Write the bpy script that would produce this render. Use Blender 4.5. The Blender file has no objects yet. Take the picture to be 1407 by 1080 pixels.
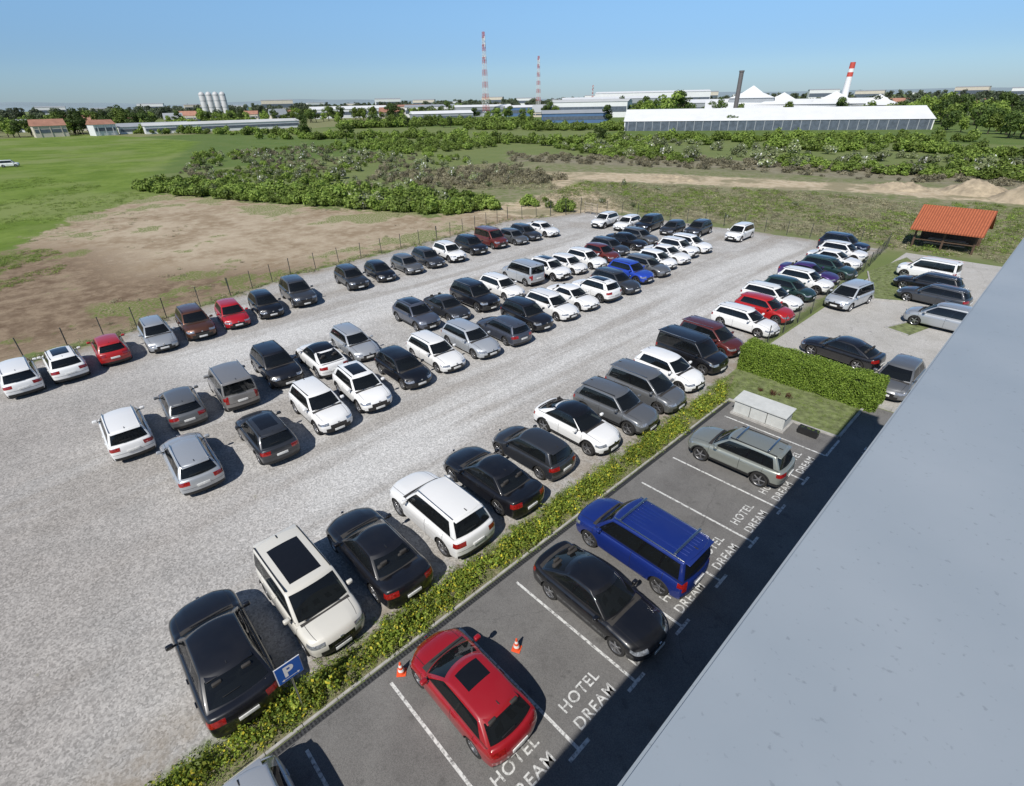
import bpy, bmesh, math, random
import numpy as np
from mathutils import Vector, Matrix
random.seed(7); rng=np.random.default_rng(11)
R=math.radians
scene=bpy.context.scene
COL=scene.collection
# ------------------------------------------------------------------ materials
def newmat(name):
    m=bpy.data.materials.new(name); m.use_nodes=True
    nt=m.node_tree; b=nt.nodes['Principled BSDF']; return m,nt,b
def N(nt,t,**k):
    n=nt.nodes.new(t)
    for a,v in k.items(): setattr(n,a,v)
    return n
def link(nt,a,b): nt.links.new(a,b)
def simple(name,col,rough=0.6,metal=0.0,var=0.15,scale=6.0,bump=0.0,coat=0.0,coord='Object'):
    m,nt,b=newmat(name)
    b.inputs['Roughness'].default_value=rough; b.inputs['Metallic'].default_value=metal
    b.inputs['Coat Weight'].default_value=coat
    tc=N(nt,'ShaderNodeTexCoord'); no=N(nt,'ShaderNodeTexNoise'); no.inputs['Scale'].default_value=scale; no.inputs['Detail'].default_value=4
    link(nt,tc.outputs[coord],no.inputs['Vector'])
    mr=N(nt,'ShaderNodeMapRange'); mr.inputs[1].default_value=0.25; mr.inputs[2].default_value=0.75
    mr.inputs[3].default_value=1-var; mr.inputs[4].default_value=1+var
    link(nt,no.outputs['Fac'],mr.inputs[0])
    mx=N(nt,'ShaderNodeVectorMath',operation='SCALE'); mx.inputs[0].default_value=col[:3]
    link(nt,mr.outputs[0],mx.inputs['Scale']); link(nt,mx.outputs[0],b.inputs['Base Color'])
    if bump>0:
        bp=N(nt,'ShaderNodeBump'); bp.inputs['Strength'].default_value=bump; bp.inputs['Distance'].default_value=0.02
        link(nt,no.outputs['Fac'],bp.inputs['Height']); link(nt,bp.outputs[0],b.inputs['Normal'])
    return m
def paint_mat():
    m,nt,b=newmat('car_paint')
    oi=N(nt,'ShaderNodeObjectInfo'); tc=N(nt,'ShaderNodeTexCoord')
    no=N(nt,'ShaderNodeTexNoise'); no.inputs['Scale'].default_value=1.6; no.inputs['Detail'].default_value=3
    link(nt,tc.outputs['Object'],no.inputs['Vector'])
    mr=N(nt,'ShaderNodeMapRange'); mr.inputs[1].default_value=0.4; mr.inputs[2].default_value=0.8; mr.inputs[3].default_value=0.0; mr.inputs[4].default_value=0.02
    link(nt,no.outputs['Fac'],mr.inputs[0])
    mx=N(nt,'ShaderNodeMix',data_type='RGBA'); link(nt,mr.outputs[0],mx.inputs[0]); link(nt,oi.outputs['Color'],mx.inputs[6])
    mx.inputs[7].default_value=(0.3,0.28,0.25,1)
    link(nt,mx.outputs[2],b.inputs['Base Color'])
    link(nt,oi.outputs['Alpha'],b.inputs['Metallic'])
    b.inputs['Roughness'].default_value=0.36
    b.inputs['Coat Weight'].default_value=1.0; b.inputs['Coat Roughness'].default_value=0.03
    return m
def glass_mat():
    m,nt,b=newmat('car_glass')
    b.inputs['Base Color'].default_value=(0.012,0.014,0.016,1); b.inputs['Roughness'].default_value=0.03
    b.inputs['Specular IOR Level'].default_value=0.8
    tr=N(nt,'ShaderNodeBsdfTransparent'); tr.inputs[0].default_value=(0.5,0.56,0.55,1)
    ms=N(nt,'ShaderNodeMixShader'); ms.inputs[0].default_value=0.6
    link(nt,tr.outputs[0],ms.inputs[1]); link(nt,b.outputs[0],ms.inputs[2])
    link(nt,ms.outputs[0],nt.nodes['Material Output'].inputs[0]); return m
M={}
M['paint']=paint_mat(); M['glass']=glass_mat()
M['trim']=simple('black_trim',(0.018,0.018,0.019),0.45,var=0.2)
M['black']=simple('gloss_black',(0.008,0.008,0.009),0.08,var=0.1,coat=0.5)
M['tire']=simple('tire_rubber',(0.022,0.021,0.02),0.85,var=0.3,scale=12)
M['rim']=simple('rim_alloy',(0.45,0.45,0.46),0.3,metal=0.9,var=0.1)
M['head']=simple('headlight_lens',(0.42,0.44,0.47),0.06,metal=0.6,var=0.6,scale=14,coat=1)
M['tail']=simple('taillight_lens',(0.25,0.010,0.008),0.10,var=0.5,scale=14,coat=1)
M['plate']=simple('number_plate',(0.70,0.70,0.68),0.4,var=0.25,scale=18)
M['inside']=simple('cabin_interior',(0.035,0.032,0.03),0.8,var=0.3)
M['chrome']=simple('satin_metal',(0.6,0.6,0.6),0.25,metal=1.0,var=0.05)
CARM=['paint','glass','trim','black','tire','rim','head','tail','plate','inside','chrome']
MI={k:i for i,k in enumerate(CARM)}
# ------------------------------------------------------------------ mesh helpers
def lines(keys,lo,hi,step):
    ks=sorted(set([lo,hi]+[k for k in keys if lo<k<hi]))
    out=[ks[0]]
    for k in ks[1:]:
        if k-out[-1]<0.004: continue
        n=max(1,math.ceil((k-out[-1])/step)); a=out[-1]
        for i in range(1,n+1): out.append(a+(k-a)*i/n)
    out[-1]=hi
    return out
def gbox(xs,ys,zs,r,deform,matf,skip=()):
    V={};vl=[];F=[];FM=[]
    lo=(xs[0],ys[0],zs[0]);hi=(xs[-1],ys[-1],zs[-1])
    def vid(i,j,k):
        key=(i,j,k)
        if key in V: return V[key]
        p=[xs[i],ys[j],zs[k]]
        q=[min(max(p[a],lo[a]+r),hi[a]-r) for a in range(3)]
        d=[p[a]-q[a] for a in range(3)]; l=math.sqrt(sum(t*t for t in d))
        if l>1e-9: p=[q[a]+d[a]/l*r for a in range(3)]
        V[key]=len(vl); vl.append(deform(*p)); return V[key]
    nx,ny,nz=len(xs)-1,len(ys)-1,len(zs)-1
    def add(kind,a,c):
        if kind in skip: return
        F.append([vid(*t) for t in a]); FM.append(MI.get(matf(kind,*c),0) if matf else 0)
    for i in range(nx):
        for j in range(ny):
            c=((xs[i]+xs[i+1])/2,(ys[j]+ys[j+1])/2)
            add('top',[(i,j,nz),(i+1,j,nz),(i+1,j+1,nz),(i,j+1,nz)],(*c,zs[-1]))
            add('bot',[(i,j,0),(i,j+1,0),(i+1,j+1,0),(i+1,j,0)],(*c,zs[0]))
    for i in range(nx):
        for k in range(nz):
            cx,cz=(xs[i]+xs[i+1])/2,(zs[k]+zs[k+1])/2
            add('side',[(i,0,k),(i+1,0,k),(i+1,0,k+1),(i,0,k+1)],(cx,ys[0],cz))
            add('side',[(i,ny,k),(i,ny,k+1),(i+1,ny,k+1),(i+1,ny,k)],(cx,ys[-1],cz))
    for j in range(ny):
        for k in range(nz):
            cy,cz=(ys[j]+ys[j+1])/2,(zs[k]+zs[k+1])/2
            add('rear',[(0,j,k),(0,j,k+1),(0,j+1,k+1),(0,j+1,k)],(xs[0],cy,cz))
            add('front',[(nx,j,k),(nx,j+1,k),(nx,j+1,k+1),(nx,j,k+1)],(xs[-1],cy,cz))
    return vl,F,FM
def lathe(prof,seg,mats=None):
    vl=[];F=[];FM=[]
    for (r,h) in prof:
        for s in range(seg):
            a=2*math.pi*s/seg; vl.append((r*math.cos(a),h,r*math.sin(a)))
    for i in range(len(prof)-1):
        for s in range(seg):
            s2=(s+1)%seg
            F.append([i*seg+s,i*seg+s2,(i+1)*seg+s2,(i+1)*seg+s]); FM.append(mats[i] if mats else 0)
    return vl,F,FM
def rbox(cx,cy,cz,sx,sy,sz,r,mat,fn=None):
    e=lambda s:sorted(set([-s/2,-s/2+r*.35,-s/2+r,s/2-r,s/2-r*.35,s/2]))
    f=fn or (lambda x,y,z:(x,y,z))
    def d(x,y,z):
        a=f(x,y,z); return (a[0]+cx,a[1]+cy,a[2]+cz)
    return gbox(e(sx),e(sy),e(sz),r,d,lambda *a:mat)
def merge(parts):
    vl=[];F=[];FM=[]
    for v,f,m in parts:
        o=len(vl); vl+=list(v); F+=[[i+o for i in q] for q in f]; FM+=list(m)
    return vl,F,FM
def mesh_from(name,part,mats,sharp=38,smooth=True):
    me=bpy.data.meshes.new(name); me.from_pydata([tuple(v) for v in part[0]],[],part[1])
    for m in mats: me.materials.append(m)
    me.polygons.foreach_set('material_index',part[2]); me.update()
    bm=bmesh.new(); bm.from_mesh(me)
    bmesh.ops.recalc_face_normals(bm,faces=bm.faces)
    for f in bm.faces: f.smooth=smooth
    for e in bm.edges:
        if len(e.link_faces)==2 and e.calc_face_angle(0)>R(sharp): e.smooth=False
    bm.to_mesh(me); bm.free(); return me
def obj(name,me,loc=(0,0,0),rot=0,parent=None,scale=None):
    o=bpy.data.objects.new(name,me); COL.objects.link(o); o.location=loc
    o.rotation_euler=rot if isinstance(rot,(tuple,list)) else (0,0,rot)
    if scale: o.scale=scale
    if parent: o.parent=parent
    return o
def empty(name,loc=(0,0,0),rot=0):
    o=bpy.data.objects.new(name,None); COL.objects.link(o); o.location=loc; o.rotation_euler=(0,0,rot); return o
def boxmesh(name,x0,x1,y0,y1,z0,z1,mat,bev=0.0):
    me=bpy.data.meshes.new(name); bm=bmesh.new(); bmesh.ops.create_cube(bm,size=1)
    for v in bm.verts: v.co=Vector(((v.co.x+.5)*(x1-x0)+x0,(v.co.y+.5)*(y1-y0)+y0,(v.co.z+.5)*(z1-z0)+z0))
    if bev>0: bmesh.ops.bevel(bm,geom=bm.edges[:],offset=bev,segments=2,affect='EDGES')
    bm.to_mesh(me); bm.free(); me.materials.append(mat); return me
# ------------------------------------------------------------------ cars
def sgn(v): return 1 if v>=0 else -1
def clamp(v,a=0,b=1): return max(a,min(b,v))
def make_car(name,L=4.3,W=1.8,H=1.47,zs=0.2,zb=0.92,zh=0.70,cf=1.05,cr=-2.0,rf=0.3,rr=-1.55,deck=None,
             wr=0.33,xf=1.36,xr=-1.28,wb=0.80,wt=0.58,drop=0.06,clad=False,rails=False,bars=False,pano=False,
             C=(-1.25,),roofblack=False,boxy=0.0,pillar_end=0.28,ribs=False,vlight=False,sun=False):
    hx=L/2;hw=W/2
    xk=[hx-.02,hx-.06,hx-.12,hx-.45,-hx+.02,-hx+.06,-hx+.12,-hx+.22]
    for g in (cf-.12,(cf+cr)/2+.12,cr+ (0.75 if deck is None else .55)): xk+=[g,g+.016]
    yk=[s*v for s in (1,-1) for v in (hw-.02,hw-.06,hw-.12,hw-.40,.26,.48,hw-.2,hw-.216)]
    H0=zb-zs; zk=[zs+c*H0 for c in (.03,.08,.14,.24,.42,.58,.66,.70,.90,.95,.985)]
    if deck is None: zk+=[zs+.455*H0,zs+.475*H0]
    xs=lines(xk,-hx,hx,.12); ys=lines(yk,-hw,hw,.2); zz=lines(zk,zs,zb,.12)
    doorx=[cf-.12+.008,(cf+cr)/2+.128,cr+(0.75 if deck is None else .55)+.008]
    def deform(x,y,z):
        c=(z-zs)/H0
        if x>cf-.1: top=zb+(zh-zb)*clamp((x-cf+.1)/(hx-cf+.1))**1.7
        elif deck and x<cr+.3: top=zb+.03+(deck-zb)*clamp((cr+.3-x)/.4)
        else: top=zb+.03*clamp((cf-x)/(cf-cr))
        z=zs+c*(top-zs)
        ya=abs(y)/hw
        z-=.045*ya**4*c**3+ (0.03*ya**2*c**3 if x>cf else 0)
        t=clamp((abs(x)-.5*hx)/(.5*hx))
        if x>0:
            wf=1-.12*t**3; x-=(.24-.08*boxy)*ya**3*t**2
            x-=t**4*((.20-.1*boxy)*max(0,(c-.5)/.5)**2+.08*(1-c)**2)
            if x>cf and ya<.62: z+=.018*clamp((x-cf)/.3)*(c**3)
        else:
            wf=1-.09*t**3; x+=(.15-.05*boxy)*ya**3*t**2
            x+=t**4*((.11-.07*boxy)*max(0,(c-.5)/.5)**1.5+.07*(1-c)**2)
        sw=1-.05*(2*c-.95)**2
        sw+=.010*math.exp(-((c-.72)/.05)**2)-.006*math.exp(-((c-.36)/.08)**2)
        return (x,y*wf*sw,z)
    def matf(kind,x,y,z):
        c=(z-zs)/H0; ay=abs(y)
        if kind=='bot': return 'trim'
        if kind=='front':
            if c<.12: return 'trim'
            if ay>hw-.40 and .70<c<.90: return 'head'
            if ay<.48 and .42<c<.70 : return 'black'
            if ay<hw-.2 and .14<c<.42: return 'trim'
            return 'paint'
        if kind=='rear':
            if c<.2: return 'trim'
            if deck is None and .455<c<.475: return 'trim'
            if vlight:
                if ay>hw-.2 and c>.5: return 'tail'
                return 'paint'
            if ay>hw-.40 and .66<c<.90: return 'tail'
            return 'paint'
        if kind=='side':
            if clad and c<.24: return 'trim'
            if c<.05: return 'trim'
            if x>hx-.34 and .70<c<.9: return 'head'
            if x<-hx+.22 and .66<c<.90: return 'tail'
            for g in doorx:
                if abs(x-g)<.009 and c>.1: return 'trim'
            return 'paint'
        if kind=='top':
            if x>cf+.0 and x<hx-.16 and abs(ay-(hw-.208))<.009: return 'trim'
            if x<=cf-.02 and x>=cr+.12 and ay<wb-.05: return 'inside'
            return 'paint'
        return 'paint'
    vb,fb,mb=gbox(xs,ys,zz,.10,deform,matf)
    mats=[M[k] for k in CARM]
    body=mesh_from(name+'_b',(vb,fb,mb),mats)
    cut=[]
    for wx in (xf,xr):
        for s in (1,-1):
            v,f,m=lathe([(0.001,0),(wr+.055,0),(wr+.055,.34),(0.001,.34)],28,mats=[2,2,2])
            v=[(a+wx,(hw-.24)*s if b<.1 else (hw+.1)*s,c+wr) for a,b,c in v]
            cut.append((v,f,m))
    cm=mesh_from(name+'_c',merge(cut),mats)
    bmc=bmesh.new(); bmc.from_mesh(cm); bmesh.ops.remove_doubles(bmc,verts=bmc.verts,dist=.002); bmesh.ops.recalc_face_normals(bmc,faces=bmc.faces); bmc.to_mesh(cm); bmc.free()
    ob=obj('tmpb',body); oc=obj('tmpc',cm)
    md=ob.modifiers.new('b','BOOLEAN'); md.object=oc; md.operation='DIFFERENCE'; md.solver='EXACT'
    dg=bpy.context.evaluated_depsgraph_get(); bm2=bpy.data.meshes.new_from_object(ob.evaluated_get(dg))
    bpy.data.objects.remove(ob); bpy.data.objects.remove(oc)
    bv=[tuple(v.co) for v in bm2.vertices]; bf=[list(p.vertices) for p in bm2.polygons]; bmm=[p.material_index for p in bm2.polygons]
    if len(bf)<100: bv,bf,bmm=vb,fb,mb
    parts=[(bv,bf,bmm)]
    # cabin
    lc=(cf-cr)/2; z0=zb-.10; hc=H-z0
    e=.055
    sx=lambda s:-lc+2*lc*s
    Bp=.50
    cx=[lc-.02,lc-.06,lc-.16,-lc+.02,-lc+.06,-lc+pillar_end,sx(Bp)-.035,sx(Bp)+.035]
    for q in C: cx+=[q-(cf+cr)/2-.03,q-(cf+cr)/2+.03]
    cy=[s*v for s in (1,-1) for v in (wb-.02,wb-.05,wb-.085,wb-.3)]
    cz=[.13,.155,.2,hc-.10,hc-.06,hc-.02,hc-.08]
    CX=lines(cx,-lc,lc,.16);CY=lines(cy,-wb,wb,.2);CZ=lines(cz,0,hc,.12)
    def cdef(x,y,z):
        h=clamp(z/hc,0,1.2); s=(x/lc+1)/2
        xb=cr+s*(cf-cr); xt=rr+s*(rf-rr)
        hh=h**(1.12)
        X=xb+(xt-xb)*hh
        w=wb+(wt-wb)*(h**1.25); Y=y/wb*w; yn=abs(y)/wb
        k=(2*s-1)
        X-= .16*yn**2.2*sgn(k)*abs(k)**4*(1-.4*boxy) 
        Z=z0+z-.045*yn**2*h**2
        if s<.5: Z-=drop*((.5-s)/.5)**2*h**2
        if s>.65: Z-=.045*((s-.65)/.35)**2*h**2
        return (X,Y,Z)
    ctr=(cf+cr)/2
    def cmat(kind,x,y,z):
        ay=abs(y)
        if kind=='front': return 'glass' if ay<wb-.085 and .13<z<hc-.08 else ('paint' if not roofblack else 'black')
        if kind=='rear':
            return 'glass' if ay<wb-.10+boxy*-.02 and .155<z<hc-.08 else 'paint'
        if kind=='side':
            if z<.13: return 'paint'
            if z>hc-.10: return 'paint' if not roofblack else 'black'
            if z<.155: return 'trim'
            if x>lc-.16 or x<-lc+pillar_end: return 'paint'
            if abs(x-sx(Bp))<.035: return 'black'
            for q in C:
                if abs(x-(q-ctr))<.03: return 'black'
            return 'glass'
        if kind=='top':
            if roofblack and ay<wb: return 'black'
            if pano and ay<wb-.3 and -lc*.55<x<lc*.78: return 'black'
            if sun and ay<wb-.3 and lc*.05<x<lc*.78: return 'black'
            return 'paint'
        return 'inside'
    parts.append(gbox(CX,CY,CZ,e,cdef,cmat,skip=('bot',)))
    cs=(cf+cr)/2
    for sxp in (cs+.25,cs-.65):
        for s in (1,-1):
            parts.append(rbox(sxp,s*.36,zb-.02,.5,.5,.16,.05,'inside'))
            parts.append(rbox(sxp-.27,s*.36,zb+.1,.14,.48,.40,.05,'inside',fn=lambda x,y,z:(x-z*.25,y*(1-.15*clamp(z/.2)),z)))
            parts.append(rbox(sxp-.36,s*.36,zb+.34,.09,.24,.14,.03,'inside'))
    wy=hw-.03
    for wx in (xf,xr):
        for s in (1,-1):
            t=[(wr-.10,.0),(wr-.02,.0),(wr,.03),(wr,.17),(wr-.02,.2),(wr-.10,.2)]
            v,f,m=lathe(t,26,mats=[MI['tire']]*5)
            parts.append(([(a+wx,(wy-.2+b)*s,c+wr) for a,b,c in v],f,m))
            v,f,m=lathe([(wr-.085,.195),(wr-.105,.18),(wr-.12,.12),(.06,.10),(.001,.10)],26,mats=[MI['rim'],MI['rim'],MI['trim'],MI['trim']])
            parts.append(([(a+wx,(wy-.2+b)*s,c+wr) for a,b,c in v],f,m))
            for q in range(5):
                an=q*2*math.pi/5+.3
                def fn(x,y,z,an=an):
                    w=1-.35*(z/(wr-.1)+.5)
                    x*=w; zz=z+(wr-.1)/2
                    return (x*math.cos(an)-zz*math.sin(an),y,x*math.sin(an)+zz*math.cos(an))
                parts.append(rbox(wx,(wy-.035)*s,wr,.075,.03,wr-.1,.008,'rim',fn=fn))
            parts.append(rbox(wx,(wy-.03)*s,wr,.1,.035,.1,.015,'rim'))
            if clad:
                n=16;vv=[];ff=[]
                for q in range(n+1):
                    a=math.pi*q/n-.0
                    for rad,yy in ((wr+.05,.0),(wr+.105,.0),(wr+.105,-.05)):
                        vv.append((wx+rad*math.cos(a),(hw*.992+.012+yy)*s*(.985 if rad>wr+.1 else 1),wr+rad*math.sin(a)))
                for q in range(n):
                    b=q*3; ff+= [[b,b+1,b+4,b+3],[b+1,b+2,b+5,b+4]]
                parts.append((vv,ff,[MI['trim']]*len(ff)))
    for s in (1,-1):
        parts.append(rbox(cf-.42,s*(hw+.07),zb+.09,.14,.2,.14,.045,'paint',fn=lambda x,y,z:(x-abs(y)*.2,y,z)))
        parts.append(rbox(cf-.42,s*(hw-.06),zb+.03,.06,.12,.04,.01,'trim'))
        for hxp in (cs-.02,cs-.85):
            parts.append(rbox(hxp,s*(hw-.012),zb-.13,.19,.03,.03,.009,'paint'))
    for s in (.1,-.45):
        parts.append(rbox(cf-.10,s+.1,zb+.045,.025,.55,.015,.005,'trim'))
    parts.append(rbox(hx-.002,0,.42,.02,.50,.11,.004,'plate'))
    parts.append(rbox(-hx+.0,0,zs+(.58 if deck is None else .5)*H0,.03,.50,.11,.004,'plate'))
    parts.append(rbox(hx-.01,0,zs+.62*H0,.04,.10,.08,.01,'chrome'))
    parts.append(rbox(rr+.18,0,H-.0-drop,.16,.03,.07,.01,'trim',fn=lambda x,y,z:(x-z*.8,y,z)))
    if deck is None: # tailgate spoiler lip and rear wiper
        parts.append(rbox(rr-.05,0,H-drop-.035,.22,2*wt-.12,.03,.012,'paint' if not roofblack else 'black',fn=lambda x,y,z:(x+.10*(abs(y)/wt)**2,y,z-.03*(abs(y)/wt)**2+x*.1)))
        parts.append(rbox((cr+rr)/2-.13,.16,(zb+H)/2-.10,.02,.42,.02,.005,'trim'))
    if rails or bars:
        for s in (1,-1):
            fn=lambda x,y,z:(x,y,z-drop*clamp(-x/((rf-rr)/2))**2-.05*(abs(x)/((rf-rr)/2))**6)
            parts.append(rbox((rf+rr)/2,s*(wt-.05),H+.01,(rf-rr)*.92,.035,.04,.01,'chrome' if not clad else 'trim',fn=fn))
    if bars:
        for xx in (rf-.35,rr+.45):
            parts.append(rbox(xx,0,H+.06,.08,2*wt-.04,.035,.012,'chrome'))
    if ribs:
        for k in range(-3,4):
            parts.append(rbox((rf+rr)/2-.1,k*.15,H-.008-.01*abs(k)/3,(rf-rr)*.8,.05,.03,.012,'paint',fn=lambda x,y,z:(x,y,z-drop*clamp(-x/((rf-rr)/2))**2)))
    return mesh_from(name,merge(parts),mats,sharp=35)
CARS={
 'hatch':(make_car('hatchback',L=4.2,W=1.78,H=1.48,cf=1.12,cr=-2.0,rf=.32,rr=-1.62,xf=1.30,xr=-1.22,drop=.07,pillar_end=.42,C=()),'parked_hatchback'),
 'hatchp':(make_car('hatchback_sunroof',L=4.05,W=1.72,H=1.44,cf=1.15,cr=-1.95,rf=.25,rr=-1.35,xf=1.28,xr=-1.16,drop=.08,sun=True,pillar_end=.42,C=(),wr=.31),'parked_hatchback'),
 'sedan':(make_car('sedan',L=4.9,W=1.88,H=1.44,cf=1.12,cr=-1.80,rf=.25,rr=-1.05,deck=1.0,xf=1.48,xr=-1.42,drop=.05,pillar_end=.5,C=(),wr=.35),'parked_sedan'),
 'fast':(make_car('liftback',L=4.65,W=1.80,H=1.46,cf=1.10,cr=-2.08,rf=.3,rr=-.95,deck=.96,xf=1.38,xr=-1.32,drop=.07,pillar_end=.6,C=(),wr=.33),'parked_sedan'),
 'coupe':(make_car('crossover_coupe',L=4.6,W=1.86,H=1.56,zs=.26,zb=1.0,zh=.82,cf=1.15,cr=-2.15,rf=.35,rr=-1.0,xf=1.4,xr=-1.35,drop=.10,pillar_end=.6,C=(),wr=.37,clad=True,roofblack=True,wb=.82,wt=.60),'parked_crossover'),
 'wagon':(make_car('wagon',L=4.7,W=1.81,H=1.48,cf=1.12,cr=-2.25,rf=.32,rr=-1.88,xf=1.42,xr=-1.34,drop=.06,rails=True,C=(-1.35,),pillar_end=.25),'parked_station_wagon'),
 'suv':(make_car('suv',L=4.5,W=1.86,H=1.66,zs=.27,zb=1.05,zh=.88,cf=1.12,cr=-2.12,rf=.38,rr=-1.72,xf=1.36,xr=-1.32,drop=.05,clad=True,rails=True,C=(-1.3,),wr=.37,wb=.83,wt=.64,boxy=.4),'parked_suv'),
 'suvs':(make_car('suv_glassroof',L=4.45,W=1.84,H=1.62,zs=.27,zb=1.03,zh=.86,cf=1.12,cr=-2.10,rf=.38,rr=-1.62,xf=1.34,xr=-1.30,drop=.07,clad=True,rails=True,pano=True,C=(),wr=.36,wb=.82,wt=.63,boxy=.3,pillar_end=.45),'parked_suv'),
 'suvw':(make_car('suv_large',L=4.8,W=1.95,H=1.78,zs=.27,zb=1.1,zh=.95,cf=1.15,cr=-2.28,rf=.42,rr=-1.88,xf=1.45,xr=-1.44,drop=.05,rails=True,C=(-1.4,),wr=.39,wb=.87,wt=.67,boxy=.5),'parked_suv'),
 'suvk':(make_car('suv_coupe',L=4.75,W=1.92,H=1.64,zs=.26,zb=1.06,zh=.90,cf=1.12,cr=-2.2,rf=.36,rr=-1.35,xf=1.44,xr=-1.42,drop=.09,C=(),wr=.39,wb=.85,wt=.63,boxy=.3,pillar_end=.6),'parked_suv'),
 'suvb':(make_car('suv_bars',L=4.4,W=1.84,H=1.66,zs=.28,zb=1.04,zh=.88,cf=1.12,cr=-2.08,rf=.38,rr=-1.75,xf=1.34,xr=-1.28,drop=.03,clad=True,bars=True,C=(-1.25,),wr=.36,wb=.82,wt=.64,boxy=.6),'parked_suv'),
 'mpv':(make_car('mpv',L=4.4,W=1.82,H=1.63,zs=.22,zb=.98,zh=.80,cf=1.38,cr=-2.1,rf=.5,rr=-1.85,xf=1.36,xr=-1.34,drop=.05,rails=True,C=(-1.3,.95),wb=.82,wt=.64,boxy=.5,pillar_end=.2),'parked_minivan'),
 'van':(make_car('van',L=4.4,W=1.85,H=1.83,zs=.24,zb=1.08,zh=.92,cf=1.38,cr=-2.15,rf=.68,rr=-2.03,xf=1.38,xr=-1.36,drop=.03,rails=True,C=(-1.2,.98),wb=.86,wt=.75,boxy=.9,pillar_end=.18,wr=.34,vlight=True),'parked_van'),
 'vanb':(make_car('van_bars',L=4.65,W=1.88,H=1.86,zs=.24,zb=1.08,zh=.92,cf=1.40,cr=-2.28,rf=.68,rr=-2.16,xf=1.42,xr=-1.44,drop=.03,bars=True,C=(-1.3,.98),wb=.88,wt=.78,boxy=.9,pillar_end=.18,wr=.35,ribs=True,vlight=True),'parked_van'),
 'vanp':(make_car('van_glassroof',L=4.45,W=1.87,H=1.83,zs=.24,zb=1.08,zh=.94,cf=1.38,cr=-2.15,rf=.62,rr=-2.03,xf=1.38,xr=-1.36,drop=.03,rails=True,pano=True,clad=True,C=(-1.2,.98),wb=.87,wt=.76,boxy=.9,pillar_end=.18,wr=.35,vlight=True),'parked_van'),
}
CC={'W':(.80,.80,.79,0),'C':(.66,.64,.58,0),'K':(.006,.006,.008,0),'D':(.045,.048,.055,.4),'G':(.17,.175,.18,.5),'S':(.46,.48,.50,.45),
 'g':(.30,.29,.28,.45),'R':(.30,.007,.012,0),'r':(.42,.012,.012,0),'M':(.12,.022,.018,.2),'B':(.010,.028,.19,.2),'b':(.02,.06,.40,.2),'N':(.012,.02,.05,.4),
 'O':(.13,.05,.025,.4),'V':(.05,.02,.12,.3),'T':(.02,.05,.045,.4),'H':(.36,.38,.34,.5),'L':(.09,.10,.13,.4)}
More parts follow.
